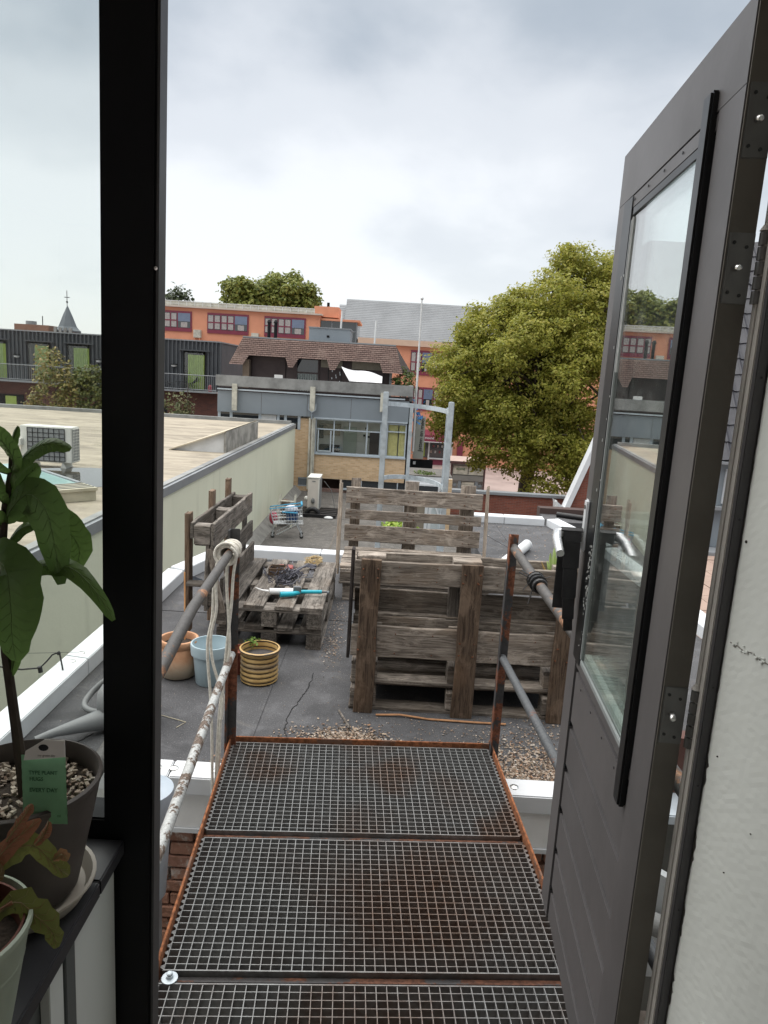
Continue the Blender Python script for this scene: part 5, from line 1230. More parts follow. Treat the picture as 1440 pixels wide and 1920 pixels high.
# ---- orange building behind
ob = thing('orange_building', 'long orange rendered building with burgundy window bands and roof railing', 'building', (-14, 63, -5.6))
Q = 62.0
bx('facade', M_orange, ob, -22.6, -6.35, Q, Q + 12, -5.6, 6.52); bx('roof_edge', plain('roof_edge_pale', (.50, .44, .38), .7, 0, .1, 1, 0), ob, -22.7, -6.2, Q - .25, Q + 12, 6.53, 6.66)
def owin(x0, x1, z0, z1, y, blind=2, parent=ob):
    f = bx('window', M_burg, parent, x0, x1, y - .08, y - .004, z0 - .32, z1 + .16)
    bw_ = (x1 - x0 - .08) / 3
    for k in range(3):
        a = x0 + .06 + k * bw_; b = a + bw_ - .10; zm = z0 + (z1 - z0) * .48
        bx('pane', M_pane, f, a, b, y - .10, y - .081, z0, z1)
        if k == blind:
            bx('blind', M_paneb, f, a, b, y - .115, y - .101, zm - .05, z1)
            bx('curtain', M_curt, f, a + .25, b - .25, y - .112, y - .101, z0 + .03, zm - .12)
        else:
            bx('curtain', M_curt, f, a + .04, a + (b - a) * .42, y - .115, y - .101, z0 + .05, z1 - .06); bx('curtain', M_curt, f, a + (b - a) * .56, b - .04, y - .115, y - .101, z0 + .05, z1 - .06)
            bx('glazing_bar', M_burg, f, a, b, y - .13, y - .116, zm - .05, zm + .05); bx('glazing_bar', M_burg, f, (a + b) / 2 - .03, (a + b) / 2 + .03, y - .131, y - .117, z0, z1)
for x0 in (-20.72, -15.9, -11.06): owin(x0, x0 + 3.5, 4.86, 6.06, Q)
for x0 in (-20.72, -18.6, -15.9, -13.3, -11.06): owin(x0, x0 + 2.2, 2.1, 3.3, Q)
for x in (-17.0, -12.1, -7.2):
    v = bx('vent_box', M_post_pale, ob, x, x + .6, Q - .35, Q - .003, 4.1, 4.75)
    bx('pipe', M_orange, v, x + .05, x + .12, Q - .3, Q - .2, 3.2, 4.09); bx('pipe', M_orange, v, x + .48, x + .55, Q - .3, Q - .2, 3.2, 4.09)
rl = MB()
for k in range(24): rl.box(-22.6 + k * .68, -22.56 + k * .68, Q + .5, Q + .54, 6.66, 7.1)
rl.box(-22.6, -6.9, Q + .5, Q + .54, 7.06, 7.11).box(-22.6, -6.9, Q + .51, Q + .53, 6.85, 6.88)
rl.build('roof_railing', M_white2, ob, kind='stuff')
bx('railing_screen', M_post_pale, ob, -22.6, -6.9, Q + .56, Q + .6, 6.66, 7.05)
bx('lift_tower', M_orange, ob, -7.0, -4.9, Q + 1, Q + 5, 6.5, 7.38); MB().tube([(-5.9, Q + 2, 7.3), (-5.9, Q + 2, 7.8)], .12, 8).build('flue', M_black, ob)
gl_ = bx('glazed_lounge', M_pane, ob, -6.34, -3.2, Q + .4, Q + 5, 3.4, 6.15); bx('lounge_roof', M_orange, ob, -6.34, -3.0, Q + .2, Q + 5, 6.16, 6.34)
for x in (-5.4, -3.3): bx('mullion', M_zinc, gl_, x, x + .06, Q + .34, Q + .399, 3.4, 6.15)
bx('transom', M_zinc, gl_, -6.34, -3.2, Q + .35, Q + .398, 5.35, 5.41)
bx('balcony_screen', plain('frosted_panel', (.40, .44, .45), .3, 0, .1, 1, 0), ob, -6.3, -3.6, Q - .4, Q - .36, 3.9, 4.9)
# right wing with the shop
ow = thing('orange_shop_wing', 'lower orange wing with cream cornice and burgundy shop awning, behind the trees', 'building', (5, 63, -5.6))
bx('facade', M_orange, ow, -3.0, 22, Q + .6, Q + 8, -5.6, 4.45); bx('cornice', plain('cornice_cream', (.55, .40, .30), .7, 0, .1, 1, 0), ow, -3.1, 22, Q + .3, Q + 8, 4.46, 4.95)
owin(1.5, 4.4, 2.4, 4.0, Q + .6, 1, ow); owin(1.9, 4.6, -.6, .9, Q + .6, 1, ow); owin(7, 9.5, 2.4, 4.0, Q + .6, 1, ow); owin(7, 9.5, -.6, .9, Q + .6, 1, ow)
aw = MB().prism([(2.3, Q + .55, -2.55), (2.3, Q - .5, -3.05), (2.3, Q - .5, -3.3), (2.3, Q + .55, -2.8)], (3.1, 0, 0)).build('awning', M_burg, ow)
bx('valance', M_burg, aw, 2.3, 5.4, Q - .53, Q - .501, -3.5, -2.95)
text('lettering', 'INSANE', .24, frame_mat((3.56, Q - .535, -3.22), (1, 0, 0), (0, 0, 1)), M_white2, aw, .01)
bx('awning_edge', M_white2, aw, 2.3, 5.4, Q - .535, Q - .5, -3.56, -3.50)
bx('shop_pane', M_pane, ow, 2.3, 5.6, Q + .45, Q + .59, -5.0, -3.0)
bx('shop_door', plain('shop_green', (.28, .36, .04), .6, 0, .2, 1, 0), ow, 2.4, 3.25, Q + .38, Q + .44, -4.9, -3.7)
for x in (3.55, 5.55): bx('shop_frame', M_white2, ow, x, x + .12, Q + .3, Q + .449, -5.6, -3.0)
bx('shop_sill', M_white2, ow, 3.68, 5.5, Q + .25, Q + .449, -5.1, -4.98); bx('stall_riser', M_burg, ow, 3.68, 5.5, Q + .4, Q + .5, -5.6, -5.11)
rs = random.Random(3)
for k in range(9): bx('display_item', plain('display_%d' % (k % 3), [(.4, .3, .25), (.25, .05, .06), (.5, .5, .48)][k % 3], .6, 0, .2, 3, 0), ow, 3.75 + k * .19, 3.87 + k * .19, Q + .36, Q + .44, -4.55 + .5 * (k % 2), -4.35 + .5 * (k % 2))
bx('red_door', M_burg, ow, 6.1, 6.6, Q + .4, Q + .59, -5.6, -3.4)
# grey metal roof
mr = thing('metal_roof_hall', 'large hall with ribbed grey metal roof rising behind the orange wing', 'building', (4, 75, -5.6))
bx('wall', M_orange, mr, -5.6, 26, 71.5, 80, -5.6, 5.0)
M_hall = plain('hall_roof_metal', (.165, .175, .185), .5, .1, .15, .5, .02, kind='World')
NR = 24
for k in range(NR):
    z0, z1 = 4.95 + 4.35 * k / NR, 4.95 + 4.35 * (k + 1) / NR; y0, y1 = 71.0 + 4.2 * k / NR, 71.0 + 4.2 * (k + 1) / NR
    MB().prism([(-5.05, y0, z0), (-5.05, y1 + .05, z1 + .03), (-5.05, y1 + .05, z1 - .05), (-5.05, y0, z0 - .09)], (31, 0, 0)).build('roof_course', M_hall, mr)
for k in range(10): 
    z0, z1 = 7.0 + 1.75 * k / 10, 7.0 + 1.75 * (k + 1) / 10
    MB().prism([(-5.8, 74.5 + k * .1, z0), (-5.8, 74.65 + k * .1, z1 + .03), (-5.8, 74.65 + k * .1, z1 - .1), (-5.8, 74.5 + k * .1, z0 - .09)], (.74, 0, 0)).build('roof_course', M_zinc, mr)

# ---- dark corrugated building
cbd = thing('corrugated_building', 'dark grey corrugated building with green curtained doors over dark brick', 'building', (-16, 41, -5.6))
G = 40.0
M_corr = plain('corrugated_dark', (.066, .072, .080), .7, 0, .1, 1.5, .02, kind='World')
poly = []; x = -31.0
while x < -9.56: poly += [(x, G), (x + .09, G), (x + .12, G - .09), (x + .19, G - .09), (x + .22, G)]; x += .22
poly += [(-9.54, G), (-9.54, G + 6.5), (-31, G + 6.5)]
MB().prism([(a, b, .42) for a, b in poly], (0, 0, 2.66)).build('corrugated_cladding', M_corr, cbd)
bx('roof_cap', M_zinc, cbd, -31, -9.5, G - .1, G + 6.5, 3.085, 3.15); bx('brick_storey', M_pbrick, cbd, -31, -9.5, G - .55, G + 6.5, -5.6, .33); bx('balcony_floor', M_zinc, cbd, -31, -9.5, G - 1.0, G - .06, .335, .415)
M_gcurt = plain('green_curtain', (.29, .38, .10), .75, 0, .12, 4, .3, 4)
def bdoor(x0, gx0, gx1):
    f = bx('door', M_dark, cbd, x0, x0 + 1.25, G - .09, G - .055, .43, 2.55)
    bx('door_head', M_corr, f, x0 - .2, x0 + 1.5, G - .2, G - .091, 2.56, 2.62)
    c = MB(); n = 9
    for k in range(n):
        a = gx0 + (gx1 - gx0) * k / n; b = a + (gx1 - gx0) / n
        c.prism([(a, G - .10, .5), ((a + b) / 2, G - .16, .5), (b, G - .10, .5)], (0, 0, 1.85))
    c.build('curtain', M_gcurt, f)
    bx('pane', M_glass, f, x0 + .1, x0 + 1.15, G - .20, G - .19, .5, 2.45)
for x0, a, b in ((-22.6, -22.3, -21.35), (-20.15, -19.75, -19.0), (-17.95, -17.6, -16.75), (-14.6, -14.3, -13.5), (-11.55, -11.28, -10.38)): bdoor(x0, a, b)
for x in (-20.75, -12.05, -16.2): 
    MB().lathe([(0, -.10), (.13, -.06), (.16, 0), (.17, .02), (0, .03)], 14, (x, G - .12, 1.72)).build('wall_lamp', M_white, cbd, smooth=True); bx('lamp_bracket', M_black, cbd, x - .17, x + .17, G - .25, G - .051, 1.75, 1.80)
rl = MB().tube([(-31, G - .95, 1.27), (-9.5, G - .95, 1.27)], .025, 6).tube([(-31, G - .95, .50), (-9.5, G - .95, .50)], .02, 6)
for k in range(196): rl.box(-31 + k * .11, -31 + k * .11 + .014, G - .957, G - .943, .5, 1.26)
rl.build('balcony_railing', M_zinc, cbd, kind='stuff')
w = bx('window', M_black, cbd, -21.6, -20.2, G - .60, G - .551, -2.3, -.35); bx('curtain', M_gcurt, w, -21.2, -20.6, G - .62, G - .601, -2.2, -.45)
for x in (-24.5, -13.5): bx('window', M_black, cbd, x, x + 1.2, G - .60, G - .551, -2.3, -.5)
for i, x in enumerate((-12.3, -11.0)):
    lc = thing('lounge_chair', ['dark wire lounge chair left of the green curtained balcony door', 'dark wire lounge chair right of the first, before the green curtain'][i], 'chair', (x, G - .55, .42), 0, 'wire lounge chairs on the balcony')
    s = 1 if i == 0 else -1
    m = MB()
    for k in range(9): a = -.4 + k * .1; m.tube([(x - s * .38, G - .55 + a * .6, .42 + .78 - abs(a) * .5), (x - s * .1, G - .55 + a * .8, .42 + .40), (x + s * .3, G - .55 + a * .7, .42 + .36)], .012, 4)
    m.build('seat', M_black, lc)
    for d in (-.2, .2): MB().tube([(x - .1, G - .55 + d, .42), (x + .05, G - .55 + d, .85)], .015, 5).build('leg', M_black, lc); MB().tube([(x + .25, G - .55 + d, .42), (x + .05, G - .55 + d, .85)], .015, 5).build('leg', M_black, lc)
st_ = thing('side_table', 'small dark side table between the two balcony lounge chairs', 'table', (-11.65, G - .5, .42)); MB().lathe([(0, .86), (.28, .86), (.28, .89), (0, .89)], 16, (-11.65, G - .5, 0)).build('table_top', M_black, st_); MB().tube([(-11.65, G - .5, .42), (-11.65, G - .5, .86)], .03, 6).build('leg', M_black, st_)
rdp = thing('red_lantern', 'small red lantern standing at the right end of the balcony', 'lantern', (-9.95, G - .5, .42)); MB().lathe([(0, .42), (.1, .42), (.12, .55), (.1, .7), (.05, .78), (0, .78)], 12, (-9.95, G - .5, 0)).build('body', plain('lantern_red', (.25, .04, .05), .5, 0, .1, 4, 0), rdp)

# ---- far skyline at the left
spq = thing('church_spire', 'slender dark slate church spire with cross, far behind the corrugated building', 'church', (-63, 140, -5.6))
bx('tower', M_pbrick, spq, -64.6, -60.9, 138, 142, -5.6, 6.6)
MB().lathe([(2.5, 6.6), (2.5, 6.9), (2.2, 7.1), (1.75, 7.6), (.9, 9.7), (.12, 11.4), (0, 11.45)], 8, (-62.75, 140, 0)).build('spire', plain('slate', (.11, .125, .14), .6, 0, .15, 1, 0), spq)
MB().tube([(-62.8, 140, 11.3), (-62.8, 140, 14.3)], .06, 6).box(-63.3, -62.3, 139.95, 140.05, 13.0, 13.12).sphere((-62.8, 140, 12.2), .2, 8, 6).build('cross', M_black, spq)
for k in range(4): bx('gablet', M_conc, spq, -64.4 + k * .95, -63.9 + k * .95, 137.6, 138, 6.2, 7.3)
fh = thing('brick_rooftop', 'brown brick rooftop with round tank, left of the church spire', 'building', (-67, 140, -5.6))
bx('wall', brickwall('far_brick', (.24, .13, .09), (.2, .11, .08), (.2, .15, .12)), fh, -72.6, -66, 139, 146, -5.6, 7.6); MB().tube([(-70.3, 141, 7), (-70.3, 141, 8.3)], 1.0, 14).build('tank', M_zinc, fh, smooth=True); MB().tube([(-67.6, 140, 7.5), (-67.6, 140, 9.3)], .08, 6).build('mast', M_black, fh)

# ================================================================== lower roof furniture
a2 = thing('air_conditioner', 'tall beige outdoor unit seen end-on at the foot of the yellow building', 'air conditioner', (-2.6, 26, -3.4))
M_acb = plain('ac_beige', (.60, .555, .50), .5, 0, .08, 3, .02)
bx('casing', M_acb, a2, -2.86, -2.44, 25.85, 26.85, -3.28, -2.03, .015); bx('top_panel', M_acw, a2, -2.88, -2.42, 25.83, 26.87, -2.028, -1.99, .01)
bx('vent_panel', M_coil, a2, -2.439, -2.425, 25.95, 26.75, -3.2, -2.1); bx('label_plate', M_conc, a2, -2.70, -2.58, 25.838, 25.849, -2.16, -2.12); bx('corner_post', M_acw, a2, -2.475, -2.43, 25.82, 25.849, -3.25, -2.05)
MB().sphere((-2.65, 25.80, -2.86), .09, 10, 8, (.8, .6, 1.2)).build('valve', M_conc, a2, smooth=True); MB().sphere((-2.9, 25.95, -2.80), .09, 10, 8).build('valve', M_acw, a2, smooth=True)
MB().tube([(-2.85 + .22 - .24 * math.cos(t), 25.6, -3.36 + .24 * math.sin(t)) for t in [k * .314 for k in range(11)]], .085, 10).build('pipe_loop', M_tape, a2, smooth=True)
MB().tube([(-2.3, 26.4, -2.2), (-2.05, 26.8, -2.6), (-1.9, 27.0, -3.39)], .012, 5).build('cable', M_conc, a2)
for k in range(5):
    pl_ = MB().box(-3.35, -1.75, 25.35 + k * .33, 25.57 + k * .33, -3.4, -3.28).build('support_beam', M_tape, a2, bevel=.01)
for i, (x, y, s) in enumerate([(-3.12, 25.3, .14), (-2.0, 25.25, .13), (-1.95, 26.2, .12)]): tag(MB().sphere((x, y, -3.36), s, 8, 6, (1.3, .8, .5)).build('rubble_stone', M_white2, None, smooth=True), ['pale stone at the left foot of the beige outdoor unit', 'pale stone at the right foot of the beige outdoor unit', 'pale stone on the dark beams beside the beige outdoor unit'][i], 'stone')
sc_ = thing('shopping_cart', 'empty-looking wire shopping cart with blue trim against the green wall', 'shopping cart', (-3.05, 22.1, -3.4), rad(8))
SCM = Matrix.Translation((-3.05, 22.1, -3.4)) @ Matrix.Rotation(rad(8), 4, 'Z') @ Matrix.Diagonal((1.08, 1, 1.05, 1))
M_wire = plain('cart_wire', (.45, .47, .48), .35, .5, .1, 9, 0); M_ctb = plain('cart_blue', (.06, .36, .58), .4, 0, .1, 9, 0)
def corner(u, v, w): # u along cart, v across, w height fraction
    x = -.52 + .92 * u + (.06 * (1 - w) if u > .5 else .12 * (1 - w)); return Vector((x, (v - .5) * (.40 + .14 * u), .46 + (.42 + .13 * u) * w - .04 * (1 - u) * (1 - w)))
bk = MB(SCM)
for k in range(12):
    u = k / 11
    bk.tube([corner(u, 0, 1), corner(u, 0, 0), corner(u, 1, 0), corner(u, 1, 1)], .006, 4)
for w_ in (0, .2, .4, .6, .8, 1):
    bk.tube([corner(1, 0, w_), corner(0, 0, w_), corner(0, 1, w_), corner(1, 1, w_)], .006, 4)
for k in range(8): v = k / 7; bk.tube([corner(0, v, 1), corner(0, v, 0), corner(1, v, 0), corner(1, v, 1)], .005, 4)
bk.build('basket', M_wire, sc_, kind='stuff')
MB(SCM).tube([corner(1, -.05, 1.05), corner(1, 1.05, 1.05)], .028, 8).build('handle', M_ctb, sc_, smooth=True)
MB(SCM).tube([corner(1, 0, 1), corner(0, 0, 1), corner(0, 1, 1), corner(1, 1, 1)], .016, 6).build('trim', M_ctb, sc_, smooth=True)
MB(SCM).beam(corner(.35, 0, .75), corner(.85, 0, .62), .02, .09, (0, -1, 0)).build('child_seat', M_ctb, sc_)
for s in (-.24, .24):
    MB(SCM).tube([(.42, s, 1.0), (.30, s, .5), (.24, s * 1.05, .42), (-.30, s * 1.05, .10)], .016, 6).build('side_frame', M_wire, sc_, smooth=True)
    MB(SCM).tube([(.26, s, .44), (.42, s, .12)], .014, 6).build('side_frame', M_wire, sc_, smooth=True); MB(SCM).tube([(-.36, s * .8, .42), (-.44, s * .8, .10)], .014, 6).build('side_frame', M_wire, sc_, smooth=True)
    for x in (.42, -.42):
        wv = MB(SCM).tube([(x, s * .95 - .018, .055), (x, s * .95 + .018, .055)], .055, 12).build('wheel', M_tape, sc_); bx('fork', M_wire, wv, x - .03, x + .03, s * .95 - .025, s * .95 + .025, .06, .12, 0, SCM)
MB(SCM).tube([(-.42, -.2, .12), (-.42, .2, .12)], .012, 6).build('axle_bar', M_wire, sc_)
cp = MB(SCM).box(-.05, .30, -.16, .16, .50, .82).build('cart_bag', plain('bag_blue', (.02, .07, .20), .6, 0, .2, 9, .1), None, bevel=.05); tag(cp, 'dark blue bag inside the shopping cart', 'bag')
cp = MB(SCM).sphere((.10, 0, .86), .20, 14, 8, (1, .8, .6)).build('plastic_bag', plain('bag_white', (.62, .62, .68), .5, 0, .15, 12, .2, 20), None, smooth=True); tag(cp, 'whitish plastic bag bulging out of the shopping cart', 'bag')
ch_ = thing('folded_chair', 'folded pale garden chair leaning on the green wall behind the cart', 'chair', (-3.35, 23.4, -3.4))
for x in (-3.62, -3.10): MB().beam((x, 23.3, -3.39), (x + .08, 23.75, -2.32), .07, .05).build('rail', M_post_pale, ch_)
for k in range(4): MB().beam((-3.6 + k * .02, 23.45 + k * .07, -3.05 + k * .17), (-3.1 + k * .02, 23.45 + k * .07, -3.05 + k * .17), .02, .11, (0, -1, 0)).build('slat', M_post_pale, ch_)
tag(MB().sphere((-3.66, 23.1, -3.02), .14, 10, 8, (1, .8, 1.6)).build('red_ball', plain('red_plastic', (.45, .06, .10), .5, 0, .1, 9, 0), None, smooth=True), 'small red plastic float tucked behind the shopping cart', 'float')
tag(MB().lathe([(0, -3.4), (.16, -3.4), (.17, -2.72), (.13, -2.55), (0, -2.5)], 14, (-3.38, 23.9, 0)).build('brown_roll', plain('roll_brown', (.16, .12, .09), .8, 0, .2, 9, .1), None, smooth=True), 'dark brown roll standing behind the pale folded chair', 'roll')
# white roof cabin with strip window
wc_ = thing('roof_cabin', 'white roof cabin with strip window and white framed door, behind the ladder', 'cabin', (1.5, 24.6, -3.4))
bx('wall', plain('cabin_brown', (.22, .19, .15), .7, 0, .1, 2, 0), wc_, .85, 2.2, 24.1, 26, -3.4, -1.95); bx('fascia', M_white, wc_, .72, 2.25, 24.0, 26, -1.94, -1.47, .01); bx('roof_felt', M_felt2, wc_, .72, 2.25, 24.0, 26, -1.465, -1.43)
w = bx('window', M_white, wc_, 1.0, 1.85, 23.94, 23.999, -2.08, -1.72); bx('pane', M_pane, w, 1.06, 1.79, 23.93, 23.939, -2.02, -1.78)
bx('pillar', M_ybrick, wc_, 2.03, 2.26, 23.9, 24.6, -3.4, -1.5)
d = bx('door', M_white, wc_, 1.40, 2.02, 24.0, 24.099, -3.4, -2.12); bx('pane', M_fglass, d, 1.62, 1.96, 23.985, 23.999, -3.3, -2.2)
bx('frame_bar', M_panel, d, 1.5, 1.52, 23.99, 23.999, -3.4, -2.13)
MB().beam((1.7, 23.95, -2.35), (2.0, 23.95, -3.1), .05, .03, (0, -1, 0)).build('handrail', M_white, wc_)
foliage('roof_moss', wc_, [((1.35, 24.5, -1.42), (.35, .4, .03))], 40, 5, .05, M_leaf_sh, 5, .04, kind='stuff')
pf = thing('potted_fern', 'bright green fern in a grey box on the lower roof, seen through the bench slats', 'potted plant', (.4, 22.6, -3.4))
bx('box', M_conc, pf, .15, .95, 22.3, 22.8, -3.4, -3.15, .01); foliage('foliage', pf, [((.5, 22.55, -3.0), (.55, .3, .22))], 90, 7, .07, leafmat('fern_leaf', [(.2, .36, .05), (.34, .45, .08), (.45, .5, .12)], .3), 6, .06)
bx('bucket', M_white2, pf, .75, .98, 22.5, 22.75, -3.14, -2.85, .02)
# roof ladder with safety cage
ld = thing('roof_ladder', 'galvanised cage ladder climbing to the felt roof behind the far bench', 'ladder', (.26, 6.8, -3.4))
for x in (-.045, .575): bx('stile', M_galv, ld, x - .026, x + .026, 6.745, 6.80, -3.4, 1.66 if x < 0 else 1.60, .006)
for k in range(11): MB().tube([(-.03, 6.775, -3.1 + k * .29), (.56, 6.775, -3.1 + k * .29)], .014, 8).build('rung', M_galv, ld)
for z, zz2 in ((1.545, 1.49), (.80, .74), (-.1, -.16), (-1.1, -1.16)):
    pts = [(-.045 + .62 * (.5 - .5 * math.cos(t)), 6.80 + .62 * math.sin(t) ** .7 if 0 < t < 3.14 else 6.80, z + (zz2 - z) * t / math.pi) for t in [k * math.pi / 14 for k in range(15)]]
    m = MB()
    for a, b in zip(pts[:-1], pts[1:]): m.beam(a, b, .008, .045, (0, 0, 1))
    m.build('hoop', M_galv, ld)
for x, y, wd_ in ((.222, 7.40, .036), (.565, 7.05, .02)): bx('strap', M_galv, ld, x - wd_ / 2, x + wd_ / 2, y - .003, y + .003, -1.2, 1.535)

# ================================================================== right-hand neighbours
pw = thing('brick_parapet', 'long red brick parapet wall with grey metal rail capping', 'wall', (4, 28, -3.4))
bx('wall', M_rbrick, pw, .9, 7.1, 27.6, 27.9, -3.6, -2.52); bx('capping', M_zinc, pw, .9, 7.15, 27.52, 27.95, -2.51, -2.40, .01)
bx('flashing', M_white2, pw, 6.62, 6.70, 27.45, 27.59, -3.3, -2.55)
gh = thing('gable_house', 'red brick gable with white verge boards at the right, in front of the trees', 'building', (9, 26, -3.5))
MB().prism([(6.75, 26.2, -3.6), (6.75, 26.2, -2.85), (6.9, 26.2, -2.4), (7.6, 26.2, -.2), (8.3, 26.2, 1.9), (12, 26.2, 1.9), (12, 26.2, -3.6)], (0, .3, 0)).build('wall', M_rbrick, gh)
MB().prism([(6.66, 26.05, -2.72), (6.82, 26.05, -2.82), (8.42, 26.05, 1.9), (8.24, 26.05, 1.9)], (0, .5, 0)).build('verge_board', M_white, gh)
MB().prism([(6.30, 26.0, -2.32), (6.36, 26.0, -2.62), (6.80, 26.0, -2.86), (6.72, 26.0, -2.62)], (0, .4, 0)).build('verge_board', M_white, gh)
MB().tube([(6.32, 25.95, -2.35), (6.38, 25.95, -2.5), (6.34, 25.95, -2.62), (6.34, 25.95, -3.3)], .05, 8).build('downpipe', M_white2, gh, smooth=True)
dkr = thing('dark_roof_edge', 'dark felt covered roof edge beyond the slanting white capping', 'roof', (2.8, 10, -.3))
MB().tube([(2.62, 10.6, -.10), (3.2, 10.3, -.10), (4.2, 9.9, -.10)], .04, 10).build('roll_edge', M_tape, dkr, smooth=True)
bx('wall', plain('dark_brown_wall', (.07, .045, .04), .8, 0, .2, 2, .1), dkr, 2.4, 5, 10.8, 11, -3.6, -.05); bx('roof', M_felt, dkr, 2.4, 5, 10.2, 10.8, -.45, -.14)
# terrace and tiled roof seen through the gap behind the door
tr = thing('roof_terrace', 'brown tiled roof terrace seen through the gap behind the open door', 'terrace', (4, 6.5, -.4))
bx('base', M_dark, tr, 2.6, 6.6, 3.5, 10.0, -.6, -.42)
M_tt = plain('terrace_tile', (.30, .215, .175), .85, 0, .15, 3, .2)
me = bpy.data.meshes.new('tile'); b = MB().box(-.142, .142, -.142, .142, -.02, .02); me.from_pydata(b.v, [], b.f); me.materials.append(M_tt)
for i in range(12):
    for j in range(20):
        x, y = 2.8 + i * .29, 4.0 + j * .29
        if .40 < x / y < .56: inst('tile', me, Matrix.Translation((x + R.uniform(-.004, .004), y, -.40 + R.uniform(-.004, .004))), tr)
nh = thing('tiled_house', 'neighbouring house with dark interlocking roof tiles over a grey dormer wall', 'building', (5.2, 10.5, -.4))
bx('dormer_wall', M_panel, nh, 4.2, 7.0, 10.05, 10.3, .27, .86); bx('sill', M_zinc, nh, 4.2, 7.0, 9.9, 10.3, .22, .266); bx('window', M_white, nh, 4.80, 6.0, 10.0, 10.049, .30, .80); bx('white_panel', M_white, nh, 4.45, 4.675, 10.0, 10.049, .66, .84)
bx('pillar', M_rbrick, nh, 4.2, 4.695, 10.0, 10.3, -.42, .215); bx('lower_panel', M_panel, nh, 4.70, 7.0, 10.02, 10.3, -.42, .215); bx('lead_flashing', M_zinc, nh, 4.2, 5.2, 9.6, 9.98, -.40, -.33, .01)
bx('eave', M_zinc, nh, 4.2, 7, 9.95, 10.1, .865, .90)
sl2 = Vector((0, 2.0, 2.75)).normalized(); nn2 = Vector((0, -sl2.z, sl2.y))
bx_core = MB().prism([(4.2, 10.12, .88), (4.2, 12.6, 4.3), (4.2, 14, 4.3), (4.2, 14, .88)], (2.8, 0, 0)).build('roof_core', M_dark, nh)
M_rt = plain('dark_roof_tile', (.042, .042, .05), .55, 0, .15, 9, .1)
tile = MB(); W_, H_ = .205, .335
prof = [(-W_ / 2, .012), (-W_ * .32, .030), (-W_ * .12, .006), (W_ * .1, .002), (W_ * .3, .016), (W_ / 2, .026)]
vs = []
for z, off in ((-H_ / 2, .022), (H_ / 2 + .03, 0)):
    vs += [(x, z, h + off) for x, h in prof] + [(x, z, h + off - .016) for x, h in prof]
n = len(prof); fs = []
for k in range(n - 1):
    fs += [(k, k + 1, 2 * n + k + 1, 2 * n + k), (n + k + 1, n + k, 3 * n + k, 3 * n + k + 1), (k + 1, k, n + k, n + k + 1)]
fs += [(0, 2 * n, 3 * n, n), (n - 1, 2 * n - 1, 4 * n - 1, 3 * n - 1)]
me = bpy.data.meshes.new('roof_tile'); me.from_pydata(vs, [], fs); me.materials.append(M_rt)
for r_ in range(14):
    for c_ in range(9):
        o = Vector((4.3 + c_ * .2, 10.05, .92)) + sl2 * (r_ * .30 + .15)
        if not (.40 < o.x / o.y < .53): continue
        inst('roof_tile', me, Matrix(((1, 0, 0, o.x), (0, sl2.y, nn2.y, o.y), (0, sl2.z, nn2.z, o.z), (0, 0, 0, 1))), nh)
# ledge, pipe stub and wall just outside the gap
lg = thing('wall_ledge', 'pale blue ledge and grey pipe stub low in the gap beside the jamb', 'ledge', (1.05, 2.2, .1))
bx('ledge', plain('ledge_blue', (.42, .47, .51), .5, 0, .15, 6, .05), lg, .90, 1.6, 2.16, 2.5, .375, .41, .004)
bx('ledge_wall', plain('dark_brown_wood', (.10, .045, .035), .7, 0, .2, 8, .1), lg, .90, 1.6, 2.3, 2.36, .411, .62)
bx('board', plain('grey_green_board', (.10, .10, .09), .7, 0, .2, 6, .05), lg, .86, 1.6, 2.20, 2.24, -.4, .374)
MB().prism([(.86, 1.98, .36), (1.12, 1.98, .22), (1.12, 1.98, -.05), (.86, 1.98, -.05)], (0, .04, 0)).build('sloping_board', plain('pale_board', (.40, .42, .43), .6, 0, .2, 6, .05), lg)
MB().tube([(.86, 1.93, .205), (.985, 1.91, .17)], .034, 14).build('pipe_stub', M_conc, lg, smooth=True); MB().tube([(.9851, 1.91, .17), (.987, 1.91, .1695)], .026, 14).build('pipe_mouth', M_dark, lg)
dpz = thing('drain_hopper', 'pale blue grey plastic drain hopper beside the left handrail', 'drain', (-.83, 2.4, .1))
MB().lathe([(.075, -.22), (.085, -.05), (.098, .12), (.105, .20), (.103, .225), (.07, .232), (0, .236)], 28, (-.835, 2.42, 0)).build('hopper', plain('hopper_grey', (.40, .46, .52), .35, 0, .15, 7, .05), dpz, smooth=True)
MB().tube([(-.835, 2.42, -.2), (-.835, 2.42, -3.1)], .06, 14).build('downpipe', M_zinc, dpz, smooth=True)
# kiosk on the street
ki = thing('street_kiosk', 'grey street kiosk with brown roof and rolled shutters under the big tree', 'kiosk', (5.2, 46, -5.6))
M_kg = plain('kiosk_grey', (.32, .32, .31), .6, 0, .1, 2, 0); M_kb = plain('kiosk_brown', (.085, .045, .045), .6, 0, .1, 2, 0)
bx('body', M_kg, ki, 4.15, 6.2, 45.1, 47.6, -5.6, -3.4); bx('roof', plain('kiosk_roof', (.36, .27, .235), .8, 0, .15, 1, 0), ki, 3.95, 6.35, 44.9, 48, -3.28, -3.2); bx('roof_edge', M_kb, ki, 3.93, 6.37, 44.85, 44.899, -3.36, -3.2)
for x in (4.08, 6.2): bx('corner_post', M_kb, ki, x, x + .1, 44.95, 45.09, -5.6, -3.37)
for x in (4.25, 5.25): bx('sign_panel', M_post_pale, ki, x, x + .93, 45.03, 45.099, -4.05, -3.5)
for x, tx in ((4.72, 'KOFFIE'), (5.72, 'BROOD')): facade_text('lettering', tx, .17, (x, 45.02, -3.72), plain('kiosk_green', (.06, .16, .07), .6, 0, .1, 2, 0), ki)
bx('band', plain('kiosk_band', (.20, .20, .19), .6, 0, .1, 2, 0), ki, 4.15, 6.2, 44.98, 45.09, -4.45, -4.12)
